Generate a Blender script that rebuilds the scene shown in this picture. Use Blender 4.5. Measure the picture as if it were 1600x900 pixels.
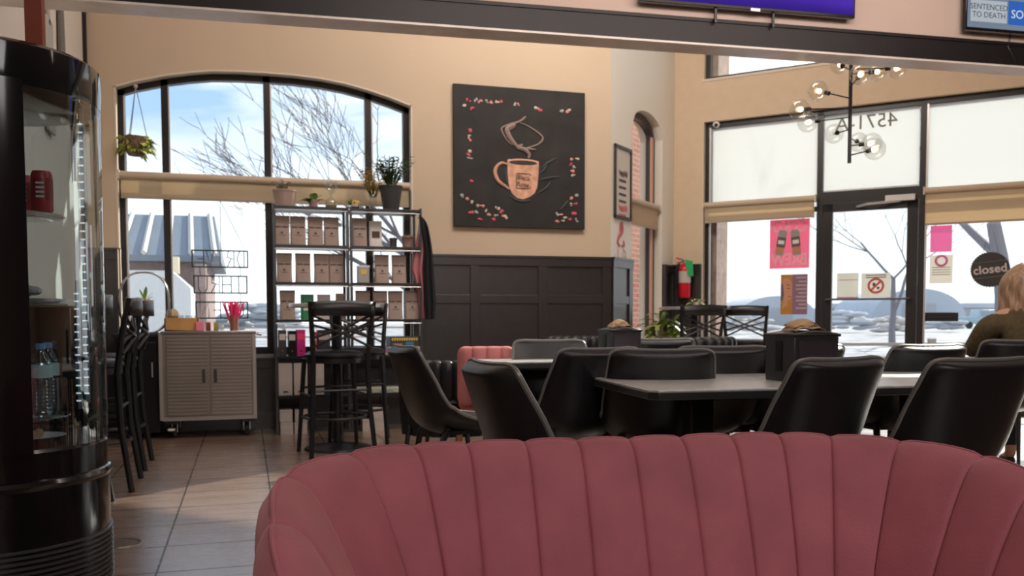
import bpy, bmesh, math, random
from math import sin, cos, pi, radians, atan2, sqrt
from mathutils import Vector, Matrix
for o in list(bpy.data.objects): bpy.data.objects.remove(o)
S = bpy.context.scene
COL = S.collection
random.seed(7)

# ---------------------------------------------------------------- camera
FPX, YAW, PITCH, ROLL, PPY, EYE = 1390.0, radians(16.6), radians(-2.95), radians(.13), 568.0, .97
_cy, _sy = cos(YAW), sin(YAW)
FWD = Vector((_sy*cos(PITCH), _cy*cos(PITCH), sin(PITCH)))
_r = Vector((_cy, -_sy, 0)); _d = -_r.cross(FWD)
RGT = (_r*cos(ROLL) + _d*sin(ROLL)); DWN = (-_r*sin(ROLL) + _d*cos(ROLL))
EYEP = Vector((0, 0, EYE))
cd = bpy.data.cameras.new('camera'); cam = bpy.data.objects.new('camera', cd); COL.objects.link(cam)
cd.sensor_width = 36; cd.lens = FPX*36/1600; cd.shift_y = (PPY-450)/1600; cd.clip_start = .05; cd.clip_end = 500
m = Matrix((RGT, -DWN, -FWD)).transposed().to_4x4(); m.translation = EYEP; cam.matrix_world = m
cd.dof.use_dof = True; cd.dof.focus_distance = 1.9; cd.dof.aperture_fstop = 8.0
S.camera = cam
# ---------------------------------------------------------------- measuring: photo pixel -> point on a real plane
def ray(x, y): return (RGT*(x-800) + DWN*(y-PPY) + FWD*FPX)/FPX
def onz(x, y, z=0.):
    v = ray(x, y); return EYEP + v*((z-EYE)/v.z)
def ony(x, y, Y):
    v = ray(x, y); return EYEP + v*(Y/v.y)
def dep(x, y, D): return EYEP + ray(x, y)*D
# ---------------------------------------------------------------- view, sun, world, fill lights
vs = S.view_settings
S.display_settings.display_device = 'sRGB'
vs.view_transform = 'Standard'; vs.look = 'None'; vs.gamma = 1; vs.use_curve_mapping = False; vs.exposure = 0.0
S.cycles.max_bounces = 8; S.cycles.diffuse_bounces = 4; S.cycles.transparent_max_bounces = 16
S.cycles.sample_clamp_indirect = 4; S.cycles.use_denoising = True
S.cycles.caustics_reflective = False; S.cycles.caustics_refractive = False
SUN_DIR = Vector((.83, .56, .62)).normalized()
sd = bpy.data.lights.new('sun', 'SUN'); sd.energy = 6.5; sd.angle = radians(.6); sd.color = (1, .94, .85)
so = bpy.data.objects.new('sun', sd); COL.objects.link(so); so.rotation_euler = SUN_DIR.to_track_quat('Z', 'Y').to_euler()
def area(name, loc, tgt, sx, sy, e, col=(1, 1, 1)):
    d = bpy.data.lights.new(name, 'AREA'); d.shape = 'RECTANGLE'; d.size = sx; d.size_y = sy; d.energy = e; d.color = col
    o = bpy.data.objects.new(name, d); COL.objects.link(o); o.location = loc
    o.rotation_euler = (Vector(loc)-Vector(tgt)).to_track_quat('Z', 'Y').to_euler(); return o
# unseen fill lights added to brighten back wall, entry, header front and loveseat
area('fill_light_dining', (1.6, 5.6, 4.5), (1.2, 8.1, 1.9), 3.2, .7, 56, (1, .91, .82))
area('fill_light_entry', (3.0, 5.5, 4.5), (5.8, 8.6, 2.4), 2.6, .8, 80, (1, .90, .80))
area('fill_light_header', (2.6, 2.6, 3.3), (2.8, 4.9, 2.9), 4.0, .4, 60, (1, .84, .76))
area('fill_light_rear', (1.2, -1.6, 3.2), (.9, 1.8, .4), 2.5, 1.2, 62, (1, .95, .92))

W = bpy.data.worlds.new('sky'); S.world = W; W.use_nodes = True
nt = W.node_tree; nt.nodes.clear(); N = nt.nodes.new; L = nt.links.new
out = N('ShaderNodeOutputWorld'); bg = N('ShaderNodeBackground'); L(bg.outputs[0], out.inputs[0])
tc = N('ShaderNodeTexCoord'); sep = N('ShaderNodeSeparateXYZ'); L(tc.outputs['Generated'], sep.inputs[0])
gr = N('ShaderNodeValToRGB'); L(sep.outputs[2], gr.inputs[0])
e = gr.color_ramp.elements; e[0].position = 0; e[0].color = (1.7, 1.8, 1.9, 1); e[1].position = 1; e[1].color = (.22, .40, .75, 1)
for p, c in ((.12, (1.7, 1.8, 1.9, 1)), (.19, (.48, .72, 1.08, 1)), (.34, (.42, .66, 1.04, 1))):
    q = gr.color_ramp.elements.new(p); q.color = c
mp = N('ShaderNodeMapping'); mp.inputs['Scale'].default_value = (2.2, 2.2, 9.0); mp.inputs['Rotation'].default_value = (0, .12, 0)
L(tc.outputs['Generated'], mp.inputs[0])
nz = N('ShaderNodeTexNoise'); nz.inputs['Scale'].default_value = 1.6; nz.inputs['Detail'].default_value = 7; nz.inputs['Roughness'].default_value = .55
nz.inputs['Distortion'].default_value = .6
L(mp.outputs[0], nz.inputs[0])
# thicker cloud towards the sun's side of the sky
mx = N('ShaderNodeMapRange'); mx.inputs[1].default_value = -.05; mx.inputs[2].default_value = .45; mx.inputs[3].default_value = -.02; mx.inputs[4].default_value = .28
L(sep.outputs[0], mx.inputs[0])
ad = N('ShaderNodeMath'); ad.operation = 'ADD'; L(nz.outputs[0], ad.inputs[0]); L(mx.outputs[0], ad.inputs[1])
cr = N('ShaderNodeValToRGB'); L(ad.outputs[0], cr.inputs[0])
cr.color_ramp.elements[0].position = .43; cr.color_ramp.elements[0].color = (0, 0, 0, 1)
cr.color_ramp.elements[1].position = .62; cr.color_ramp.elements[1].color = (1, 1, 1, 1)
mi = N('ShaderNodeMix'); mi.data_type = 'RGBA'; L(cr.outputs[0], mi.inputs[0]); L(gr.outputs[0], mi.inputs[6]); mi.inputs[7].default_value = (1.15, 1.2, 1.26, 1)
L(mi.outputs[2], bg.inputs[0]); bg.inputs[1].default_value = 1.15

# ---------------------------------------------------------------- materials
MATS = {}
def mat(name, col, rough=.5, metal=0, spec=.5, noise=0, nscale=8, bump=0, bscale=60, **kw):
    if name in MATS: return MATS[name]
    M = bpy.data.materials.new(name); M.use_nodes = True; t = M.node_tree; b = t.nodes['Principled BSDF']
    c = (*col, 1)
    b.inputs['Base Color'].default_value = c; b.inputs['Roughness'].default_value = rough; b.inputs['Metallic'].default_value = metal
    b.inputs['Specular IOR Level'].default_value = spec
    for k, v in kw.items(): b.inputs[k].default_value = v
    co = t.nodes.new('ShaderNodeTexCoord')
    if noise:
        n = t.nodes.new('ShaderNodeTexNoise'); n.inputs['Scale'].default_value = nscale; n.inputs['Detail'].default_value = 4
        t.links.new(co.outputs['Object'], n.inputs[0])
        r = t.nodes.new('ShaderNodeValToRGB'); t.links.new(n.outputs[0], r.inputs[0])
        r.color_ramp.elements[0].position = .3; r.color_ramp.elements[1].position = .7
        r.color_ramp.elements[0].color = (*[x*(1-noise) for x in col], 1); r.color_ramp.elements[1].color = (*[min(1, x*(1+noise)) for x in col], 1)
        t.links.new(r.outputs[0], b.inputs['Base Color'])
    if bump:
        n = t.nodes.new('ShaderNodeTexNoise'); n.inputs['Scale'].default_value = bscale; n.inputs['Detail'].default_value = 3
        t.links.new(co.outputs['Object'], n.inputs[0])
        bp = t.nodes.new('ShaderNodeBump'); bp.inputs['Strength'].default_value = bump; bp.inputs['Distance'].default_value = .01
        t.links.new(n.outputs[0], bp.inputs['Height']); t.links.new(bp.outputs[0], b.inputs['Normal'])
    MATS[name] = M; return M
def glass(name, tint=(1, 1, 1), refl=.08, rough=.0, ior=1.45):
    M = bpy.data.materials.new(name); M.use_nodes = True; t = M.node_tree; t.nodes.clear()
    o = t.nodes.new('ShaderNodeOutputMaterial'); mx = t.nodes.new('ShaderNodeMixShader')
    tr = t.nodes.new('ShaderNodeBsdfTransparent'); tr.inputs[0].default_value = (*tint, 1)
    gl = t.nodes.new('ShaderNodeBsdfGlossy'); gl.inputs['Roughness'].default_value = rough
    lw = t.nodes.new('ShaderNodeLayerWeight'); pw = t.nodes.new('ShaderNodeMath'); pw.operation = 'POWER'; pw.inputs[1].default_value = 5
    ma = t.nodes.new('ShaderNodeMath'); ma.operation = 'MULTIPLY_ADD'; ma.inputs[1].default_value = .75-refl; ma.inputs[2].default_value = refl; ma.use_clamp = True
    t.links.new(lw.outputs['Facing'], pw.inputs[0]); t.links.new(pw.outputs[0], ma.inputs[0]); t.links.new(ma.outputs[0], mx.inputs[0])
    t.links.new(tr.outputs[0], mx.inputs[1]); t.links.new(gl.outputs[0], mx.inputs[2]); t.links.new(mx.outputs[0], o.inputs[0])
    MATS[name] = M; return M
def fabric_glow(name, col, trans=.6, see=0.0):
    M = bpy.data.materials.new(name); M.use_nodes = True; t = M.node_tree; t.nodes.clear()
    o = t.nodes.new('ShaderNodeOutputMaterial'); mx = t.nodes.new('ShaderNodeMixShader'); mx.inputs[0].default_value = trans
    d = t.nodes.new('ShaderNodeBsdfDiffuse'); d.inputs[0].default_value = (*col, 1)
    r = t.nodes.new('ShaderNodeBsdfTranslucent'); r.inputs[0].default_value = (*col, 1)
    w = t.nodes.new('ShaderNodeTexWave'); w.inputs['Scale'].default_value = 260; w.bands_direction = 'Z'
    t.links.new(d.outputs[0], mx.inputs[1]); t.links.new(r.outputs[0], mx.inputs[2])
    if see:
        m2 = t.nodes.new('ShaderNodeMixShader'); m2.inputs[0].default_value = see
        tr = t.nodes.new('ShaderNodeBsdfTransparent'); tr.inputs[0].default_value = (*col, 1)
        t.links.new(mx.outputs[0], m2.inputs[1]); t.links.new(tr.outputs[0], m2.inputs[2]); t.links.new(m2.outputs[0], o.inputs[0])
    else: t.links.new(mx.outputs[0], o.inputs[0])
    MATS[name] = M; return M
def emis(name, col, s):
    M = bpy.data.materials.new(name); M.use_nodes = True; t = M.node_tree; t.nodes.clear()
    o = t.nodes.new('ShaderNodeOutputMaterial'); e = t.nodes.new('ShaderNodeEmission'); e.inputs[0].default_value = (*col, 1); e.inputs[1].default_value = s
    t.links.new(e.outputs[0], o.inputs[0]); MATS[name] = M; return M
BEIGE = mat('beige_wall_paint', (.60, .475, .355), .85, noise=.03, nscale=1.5, bump=.05, bscale=120)
PINKISH = mat('rosy_wall_paint', (.66, .52, .45), .85, noise=.03, nscale=1.5)
CREAM = mat('cream_reveal_paint', (.74, .64, .54), .7)
CEIL = mat('ceiling_paint', (.7, .64, .58), .9)
WAINS = mat('black_stained_oak', (.013, .010, .011), .42, noise=.35, nscale=14, **{'Coat Weight': .6, 'Coat Roughness': .3, 'Coat IOR': 1.7})
BRONZE = mat('dark_bronze_metal', (.015, .014, .014), .38, spec=.5)
BLK = mat('black_powder_coat', (.010, .011, .013), .35)
BLKW = mat('black_painted_wood', (.009, .009, .011), .28)
GLOSSB = mat('glossy_black_plastic', (.006, .006, .008), .12)
LEATH = mat('black_leather', (.009, .010, .013), .38, noise=.15, nscale=30, bump=.05, bscale=300)
GLINT = mat('leather_edge_glint', (.20, .20, .19), .28)  # lighter edge colour imitates window glints along the black leather
CHROME = mat('chrome', (.75, .75, .76), .18, 1)
STEEL = mat('brushed_steel', (.34, .30, .275), .38, .85, noise=.12, nscale=3)
ALU = mat('light_metal', (.62, .60, .60), .35, .7)
TABLETOP = mat('grey_stone_laminate', (.52, .54, .54), .36, noise=.25, nscale=20, **{'Coat Weight': 1.0, 'Coat Roughness': .42, 'Coat IOR': 2.1})
KRAFT = mat('kraft_paper', (.40, .31, .27), .8, noise=.06, nscale=12)
PRINT = mat('dark_print', (.09, .07, .07), .8)
BROWNPAPER = mat('brown_napkin_paper', (.50, .34, .20), .85, noise=.1, nscale=20)
WHITE = mat('white_paper', (.78, .75, .72), .7)
OFFW = mat('offwhite_card', (.60, .54, .52), .7, noise=.04)
PINKV = mat('rose_velvet', (.46, .140, .175), .75, noise=.10, nscale=9, bump=.12, bscale=180, **{'Sheen Weight': .55, 'Sheen Roughness': .4, 'Sheen Tint': (1, .62, .62, 1)})
PINKC = mat('salmon_fabric', (.62, .22, .22), .8, noise=.06)
HOTP = mat('hot_pink_plastic', (.95, .06, .22), .4)
MAG = mat('magenta_card', (.62, .03, .25), .45)
LEAFG = mat('green_leaf', (.16, .32, .06), .5, noise=.4, nscale=20)
LEAFY = mat('yellow_green_leaf', (.42, .46, .10), .5, noise=.4, nscale=20)
LEAFD = mat('dark_leaf', (.06, .12, .035), .5, noise=.4, nscale=20)
YELF = mat('yellow_flower', (.85, .55, .08), .6)
TERRA = mat('dusky_clay_pot', (.33, .22, .19), .7, noise=.1)
DPOT = mat('charcoal_pot', (.045, .045, .05), .5)
WOODL = mat('honey_wood', (.55, .30, .10), .5, noise=.2, nscale=6)
WOODR = mat('red_brown_wood', (.30, .07, .04), .45, noise=.2, nscale=6)
REDP = mat('red_enamel', (.62, .012, .03), .3)
GREENC = mat('green_plastic', (.02, .42, .12), .5)
SKIN = mat('skin', (.60, .36, .26), .5)
GLASSW = glass('window_glass', (.97, .99, .98), .05)
GLASSC = glass('clear_glass', (.93, .97, .97), .14)
GLASSF = glass('curved_cooler_glass', (.82, .92, .95), .24, .02)
SHADEB = fabric_glow('beige_shade_fabric', (.72, .60, .44), .45, .10)
SHADEW = fabric_glow('white_shade_fabric', (.78, .79, .79), .75)
BULB = emis('warm_bulb', (1, .78, .45), 9)
LED = emis('cool_led', (.75, .9, 1), .75)

# ---------------------------------------------------------------- mesh helpers
class MB:
    def __init__(s): s.v = []; s.f = []
    def add(s, vs, fs):
        n = len(s.v); s.v += [Vector(p) for p in vs]; s.f += [[i+n for i in f] for f in fs]; return s
    def box(s, c, d, rz=0, M=None):
        x, y, z = d[0]/2, d[1]/2, d[2]/2
        p = [Vector((a*x, b*y, e*z)) for e in (-1, 1) for b in (-1, 1) for a in (-1, 1)]
        R = M if M is not None else Matrix.Rotation(rz, 3, 'Z')
        return s.add([R @ q + Vector(c) for q in p], [(0, 2, 3, 1), (4, 5, 7, 6), (0, 1, 5, 4), (2, 6, 7, 3), (0, 4, 6, 2), (1, 3, 7, 5)])
    def bb(s, a, b):
        return s.box([(a[i]+b[i])/2 for i in range(3)], [abs(b[i]-a[i]) for i in range(3)])
    def tube(s, pts, r, n=8, cap=True, flat=None, closed=False):
        pts = [Vector(p) for p in pts]; k = len(pts); rr = r if isinstance(r, (list, tuple)) else [r]*k
        vs = []; up = None
        for i, p in enumerate(pts):
            if closed: t = pts[(i+1) % k]-pts[i-1]
            else: t = pts[min(i+1, k-1)]-pts[max(i-1, 0)]
            if t.length < 1e-9: t = Vector((0, 0, 1))
            t.normalize()
            if up is None: up = Vector((0, 0, 1)) if abs(t.z) < .9 else Vector((1, 0, 0))
            a = t.cross(up)
            if a.length < 1e-6: a = t.cross(Vector((.3, 1, .2)))
            a.normalize(); b = a.cross(t).normalized(); up = b
            f = flat or 1
            for j in range(n):
                th = 2*pi*j/n; vs.append(p + a*cos(th)*rr[i] + b*sin(th)*rr[i]*f)
        fs = []
        for i in range(k if closed else k-1):
            i2 = (i+1) % k
            for j in range(n): fs.append((i*n+j, i*n+(j+1) % n, i2*n+(j+1) % n, i2*n+j))
        if cap and not closed: fs += [tuple(reversed(range(n))), tuple(range((k-1)*n, k*n))]
        return s.add(vs, fs)
    def cyl(s, c, r, h, n=20, r2=None):
        c = Vector(c); return s.lathe([(0, 0), (r, 0), (r2 if r2 is not None else r, h), (0, h)], n, c)
    def lathe(s, prof, n=24, c=(0, 0, 0), a0=0, a1=2*pi, M=None):
        c = Vector(c); full = abs(a1-a0-2*pi) < 1e-6; m_ = n if full else n+1; vs = []
        for r, z in prof:
            for j in range(m_):
                th = a0+(a1-a0)*j/n; q = Vector((r*cos(th), r*sin(th), z)); vs.append((M @ q if M is not None else q)+c)
        fs = []
        for i in range(len(prof)-1):
            for j in range(n):
                j2 = (j+1) % m_
                A, B, C_, D = i*m_+j, i*m_+j2, (i+1)*m_+j2, (i+1)*m_+j
                fs.append((A, B, C_, D))
        return s.add(vs, fs)
    def prism(s, poly, o, ax, ay, az, h):
        o, ax, ay, az = Vector(o), Vector(ax), Vector(ay), Vector(az); n = len(poly)
        a = [o+ax*p[0]+ay*p[1] for p in poly]; b = [q+az*h for q in a]
        return s.add(a+b, [tuple(reversed(range(n))), tuple(range(n, 2*n))]+[(i, (i+1) % n, (i+1) % n+n, i+n) for i in range(n)])
    def grid(s, fn, nu, nv, cu=False, cv=False):
        vs = [fn(i/(nu if cu else nu-1), j/(nv if cv else nv-1)) for i in range(nu) for j in range(nv)]; fs = []
        for i in range(nu if cu else nu-1):
            for j in range(nv if cv else nv-1):
                i2, j2 = (i+1) % nu, (j+1) % nv; fs.append((i*nv+j, i2*nv+j, i2*nv+j2, i*nv+j2))
        return s.add(vs, fs)
    def ball(s, c, r, n=12, sc=(1, 1, 1)):
        c = Vector(c)
        return s.grid(lambda u, v: c+Vector((r*sc[0]*sin(pi*v)*cos(2*pi*u), r*sc[1]*sin(pi*v)*sin(2*pi*u), r*sc[2]*cos(pi*v))), n, n//2+2, cu=True)
    def build(s, name, m_, parent=None, loc=None, rz=0, smooth=True, bevel=0, sub=0, solid=0, ang=35, soff=-1):
        me = bpy.data.meshes.new(name); me.from_pydata(s.v, [], s.f); me.validate()
        bm = bmesh.new(); bm.from_mesh(me); bmesh.ops.remove_doubles(bm, verts=bm.verts, dist=1e-5)
        bmesh.ops.recalc_face_normals(bm, faces=bm.faces); bm.to_mesh(me); bm.free()
        if smooth:
            for p in me.polygons: p.use_smooth = True
            me.set_sharp_from_angle(angle=radians(ang))
        me.materials.append(m_); o = bpy.data.objects.new(name, me); COL.objects.link(o)
        if parent is not None: o.parent = parent
        if loc is not None: o.location = loc
        o.rotation_euler = (0, 0, rz)
        if solid: q = o.modifiers.new('thick', 'SOLIDIFY'); q.thickness = solid; q.offset = soff
        if bevel: q = o.modifiers.new('bevel', 'BEVEL'); q.width = bevel; q.segments = 2; q.limit_method = 'ANGLE'
        if sub: q = o.modifiers.new('sub', 'SUBSURF'); q.levels = sub; q.render_levels = sub
        return o
def tag(o, label=None, cat=None, group=None, kind=None):
    if label: o['label'] = label
    if cat: o['category'] = cat
    if group: o['group'] = group
    if kind: o['kind'] = kind
    return o
def thing(name, label, cat, loc=(0, 0, 0), rz=0, group=None):
    o = bpy.data.objects.new(name, None); COL.objects.link(o); o.location = loc; o.rotation_euler = (0, 0, rz); o.empty_display_size = .1
    return tag(o, label, cat, group)
def struct(o): o['kind'] = 'structure'; return o
KIDS = {}
def dup(root, loc, rz, label, group=None, cat=None):
    def cp(o, par):
        c = o.copy(); COL.objects.link(c)
        if par is not None: c.parent = par
        for k in o.children: cp(k, c)
        return c
    r = cp(root, None); r.location = loc; r.rotation_euler = (0, 0, rz); r['label'] = label
    if group: r['group'] = group
    return r
def text(body, size, name, m_, parent, loc, rot, depth=.001, mirror=False, align='CENTER', sx=1.0, bold=0.0, fit=0, fith=0):
    c = bpy.data.curves.new(name, 'FONT'); c.body = body; c.size = size; c.extrude = depth; c.align_x = align; c.align_y = 'CENTER'; c.offset = bold
    o = bpy.data.objects.new(name, c); COL.objects.link(o); o.parent = parent; o.location = loc; o.rotation_euler = rot
    c.materials.append(m_); c.resolution_u = 3
    bpy.context.view_layer.update(); me = bpy.data.meshes.new_from_object(o.evaluated_get(bpy.context.evaluated_depsgraph_get())); me.name = name
    bpy.data.objects.remove(o); q = bpy.data.objects.new(name, me); COL.objects.link(q); q.parent = parent; q.location = loc; q.rotation_euler = rot
    if not me.materials: me.materials.append(m_)
    if fit: q.scale = (fit/max(.001, q.dimensions.x), fith/max(.001, q.dimensions.y) if fith else 1, 1)
    return q
# ---------------------------------------------------------------- room shell
YB, XL = 8.1, -1.24
P0 = Vector((3.423, YB, 0)); AF = radians(43.5); AE = radians(-46.5); P1 = P0 + Vector((cos(AF), sin(AF), 0))*1.80
def frame(P, ang):
    ex = Vector((cos(ang), sin(ang), 0)); ey = Vector((-sin(ang), cos(ang), 0)); return P, ex, ey
FE, FF, FB = frame(P1, AE), frame(P0, AF), frame(Vector((0, YB, 0)), 0.)
def onw(x, y, fr, off=0.):            # pixel -> (u, z) on a wall plane `off` metres outside its inner face
    P, ex, ey = fr; v = ray(x, y); t = (P+ey*off-EYEP).dot(ey)/v.dot(ey); q = EYEP+v*t
    return (q-P).dot(ex), q.z
def wl(fr, u, v, z=0): P, ex, ey = fr; q = P+ex*u+ey*v; return Vector((q.x, q.y, z))
HB = 4.8
def cols(mb, segs, y0, y1):           # segs: (ua, ub, za(a), za(b), zb(a), zb(b)) solid prisms
    for ua, ub, a0, a1, b0, b1 in segs:
        mb.add([(ua, y0, a0), (ub, y0, a1), (ub, y1, a1), (ua, y1, a0), (ua, y0, b0), (ub, y0, b1), (ub, y1, b1), (ua, y1, b0)],
               [(0, 3, 2, 1), (4, 5, 6, 7), (0, 1, 5, 4), (2, 3, 7, 6), (1, 2, 6, 5), (0, 4, 7, 3)])
# floor tiles
M = bpy.data.materials.new('floor_tile'); M.use_nodes = True; t = M.node_tree; b = t.nodes['Principled BSDF']
co = t.nodes.new('ShaderNodeTexCoord'); mp = t.nodes.new('ShaderNodeMapping'); mp.inputs['Location'].default_value = (.345+.457*10, -3.60+.41*20, 0)
t.links.new(co.outputs['Object'], mp.inputs[0])
br = t.nodes.new('ShaderNodeTexBrick'); br.offset = 0; br.inputs['Scale'].default_value = 1; br.inputs['Brick Width'].default_value = .457; br.inputs['Row Height'].default_value = .41
br.inputs['Mortar Size'].default_value = .005; br.inputs['Mortar Smooth'].default_value = .3
br.inputs['Color1'].default_value = (.26, .165, .11, 1); br.inputs['Color2'].default_value = (.33, .22, .155, 1); br.inputs['Mortar'].default_value = (.04, .032, .028, 1)
t.links.new(mp.outputs[0], br.inputs[0])
m2 = t.nodes.new('ShaderNodeMapping'); m2.inputs['Scale'].default_value = (1.2, 7, 1); t.links.new(co.outputs['Object'], m2.inputs[0])
nz = t.nodes.new('ShaderNodeTexNoise'); nz.inputs['Scale'].default_value = 2.2; nz.inputs['Detail'].default_value = 6; t.links.new(m2.outputs[0], nz.inputs[0])
mr = t.nodes.new('ShaderNodeMapRange'); mr.inputs[3].default_value = .65; mr.inputs[4].default_value = 1.35; t.links.new(nz.outputs[0], mr.inputs[0])
mm = t.nodes.new('ShaderNodeMix'); mm.data_type = 'RGBA'; mm.blend_type = 'MULTIPLY'; mm.inputs[0].default_value = 1
t.links.new(br.outputs[0], mm.inputs[6]); t.links.new(mr.outputs[0], mm.inputs[7]); t.links.new(mm.outputs[2], b.inputs['Base Color'])
rr = t.nodes.new('ShaderNodeMapRange'); rr.inputs[3].default_value = .20; rr.inputs[4].default_value = .36; b.inputs['Specular IOR Level'].default_value = .9; b.inputs['Coat Roughness'].default_value = .30; b.inputs['Coat IOR'].default_value = 2.1; t.links.new(nz.outputs[0], rr.inputs[0]); t.links.new(rr.outputs[0], b.inputs['Roughness'])
bp = t.nodes.new('ShaderNodeBump'); bp.inputs['Strength'].default_value = .5; bp.inputs['Distance'].default_value = .003; bp.invert = True
cw_ = t.nodes.new('ShaderNodeMath'); cw_.operation = 'SUBTRACT'; cw_.inputs[0].default_value = 1; cw_.use_clamp = True; t.links.new(br.outputs['Fac'], cw_.inputs[1]); t.links.new(cw_.outputs[0], b.inputs['Coat Weight']); t.links.new(br.outputs['Fac'], bp.inputs['Height']); t.links.new(bp.outputs[0], b.inputs['Normal'])
FLOOR = M
XR = 9.0
ftop = [(XL-.2, -3.2), (XR+.2, -3.2), (XR+.2, 4.83), (P1.x+.15, P1.y+.16), (P0.x-.05, YB+.2), (XL-.2, YB+.2)]
mb = MB(); mb.prism(ftop, (0, 0, -.12), (1, 0, 0), (0, 1, 0), (0, 0, 1), .12); struct(mb.build('floor', FLOOR, smooth=False))
# ceilings: tall dining room behind the header, lower lounge in front of it
BA, BB = onz(131, 0, 2.6), onz(1600, 105, 2.6)
bdir = (BB-BA); bdir.z = 0; bdir.normalize(); bn = Vector((-bdir.y, bdir.x, 0))
def bm_x(X, off=0): q = BA + bdir*((X-BA.x)/bdir.x); return Vector((q.x, q.y, 0)) + bn*off
L0, L1 = bm_x(XL-.2), bm_x(XR+.2)
mb = MB(); mb.prism([(XL-.2, L0.y), (XR+.2, L1.y), (XR+.2, 4.83), (P1.x+.14, P1.y+.14), (P0.x-.05, YB+.2), (XL-.2, YB+.2)], (0, 0, HB), (1, 0, 0), (0, 1, 0), (0, 0, 1), .1); struct(mb.build('ceiling', CEIL, smooth=False))
mb = MB(); mb.prism([(XL-.2, -3.2), (XR+.2, -3.2), (XR+.2, L1.y), (XL-.2, L0.y)], (0, 0, 3.5), (1, 0, 0), (0, 1, 0), (0, 0, 1), .1); struct(mb.build('ceiling', CEIL, smooth=False))
# header (bulkhead) across the room
angb = atan2(bdir.y, bdir.x); Lb = (L1-L0).length
mb = MB(); mb.bb((0, 0, 2.60), (Lb, .15, HB)); struct(mb.build('wall_header', PINKISH, loc=L0, rz=angb, smooth=False))
mb = MB(); mb.bb((0, -.022, 2.602), (Lb, 0, 2.74)); mb.bb((0, -.03, 2.725), (Lb, 0, 2.745)); struct(mb.build('trim_1', mat('dark_walnut_trim', (.007, .005, .006), .5, noise=.4, nscale=10), loc=L0, rz=angb, smooth=False))
mb = MB(); mb.bb((0, -.022, 2.588), (Lb, .155, 2.60)); struct(mb.build('trim_2', mat('pale_header_soffit', (.82, .75, .69), .3, noise=.12, nscale=5), loc=L0, rz=angb, smooth=False))
# left, right and rear walls
mb = MB(); mb.bb((XL-.2, -3.2, 0), (XL, YB+.2, HB)); struct(mb.build('wall_left', mat('pale_left_wall', (.72, .66, .60), .85), smooth=False))
mb = MB(); mb.bb((XR, -3.2, 0), (XR+.2, 4.9, HB)); struct(mb.build('wall_right', BEIGE, smooth=False))
mb = MB(); mb.bb((XL-.2, -3.2, 0), (XR+.2, -3.0, 3.5)); struct(mb.build('wall_rear', BEIGE, smooth=False))
# back wall with the arched window
ARCH = [(-1.020, 2.895), (-.86, 2.953), (-.624, 3.018), (-.44, 3.056), (-.251, 3.085), (-.03, 3.098), (.196, 3.101), (.43, 3.100), (.657, 3.088), (.87, 3.061), (1.077, 3.018), (1.28, 2.963), (1.475, 2.900)]
WU0, WU1, WZ0 = -1.020, 1.475, .655
def archz(u):
    for (a, za), (b_, zb) in zip(ARCH, ARCH[1:]):
        if a <= u <= b_: return za+(zb-za)*(u-a)/(b_-a)
    return ARCH[0][1] if u < ARCH[0][0] else ARCH[-1][1]
mb = MB(); seg = [(XL-.01, WU0, 0, 0, HB, HB), (WU1, P0.x, 0, 0, HB, HB), (WU0, WU1, 0, 0, WZ0, WZ0)]
for (a, za), (b_, zb) in zip(ARCH, ARCH[1:]): seg.append((a, b_, za, zb, HB, HB))
cols(mb, seg, 0, .2); struct(mb.build('wall_back', BEIGE, loc=(0, YB, 0), smooth=False))
# thin pale bead around the arch (the plaster return)
mb = MB()
def bead(fr_pts, w, d0, d1):
    for (a, za), (b_, zb) in zip(fr_pts, fr_pts[1:]):
        t_ = Vector((b_-a, 0, zb-za)).normalized(); n_ = Vector((-t_.z, 0, t_.x))*w
        mb.add([(a, d0, za), (b_, d0, zb), (b_+n_.x, d0, zb+n_.z), (a+n_.x, d0, za+n_.z), (a, d1, za), (b_, d1, zb), (b_+n_.x, d1, zb+n_.z), (a+n_.x, d1, za+n_.z)],
               [(0, 1, 2, 3), (7, 6, 5, 4), (0, 4, 5, 1), (3, 2, 6, 7), (0, 3, 7, 4), (1, 5, 6, 2)])
bead([(WU0, 1.56)]+ARCH+[(WU1, 1.56)], -.014, -.004, .16)
struct(mb.build('trim_3', CREAM, loc=(0, YB, 0), smooth=False))
# window frame in the arch
YG = .13
def barbox(mb, a, b, d): mb.bb((a[0], YG-.03, a[1]), (b[0], YG+.03, b[1]))
mb = MB(); fw = .055
bo = [(u, z-.012) for u, z in ARCH]
for (a, za), (b_, zb) in zip(bo, bo[1:]):
    cols(mb, [(a, b_, za-fw, zb-fw, za, zb)], YG-.035, YG+.035)
mb.bb((WU0+.014, YG-.035, WZ0), (WU0+.014+fw, YG+.035, archz(WU0)-.01)); mb.bb((WU1-.014-fw, YG-.035, WZ0), (WU1-.014, YG+.035, archz(WU1)-.01))
mb.bb((WU0, YG-.04, WZ0), (WU1, YG+.04, WZ0+.06))
MUL = [-.637, .203, 1.087]
for u in MUL: mb.bb((u-.028, YG-.035, WZ0), (u+.028, YG+.035, archz(u)-.02))
mb.bb((WU0, YG-.03, 2.03), (WU1, YG+.03, 2.09))
wf = struct(mb.build('window_1', BRONZE, loc=(0, YB, 0), smooth=False))
ed = [WU0+.03]+MUL+[WU1-.03]
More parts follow.
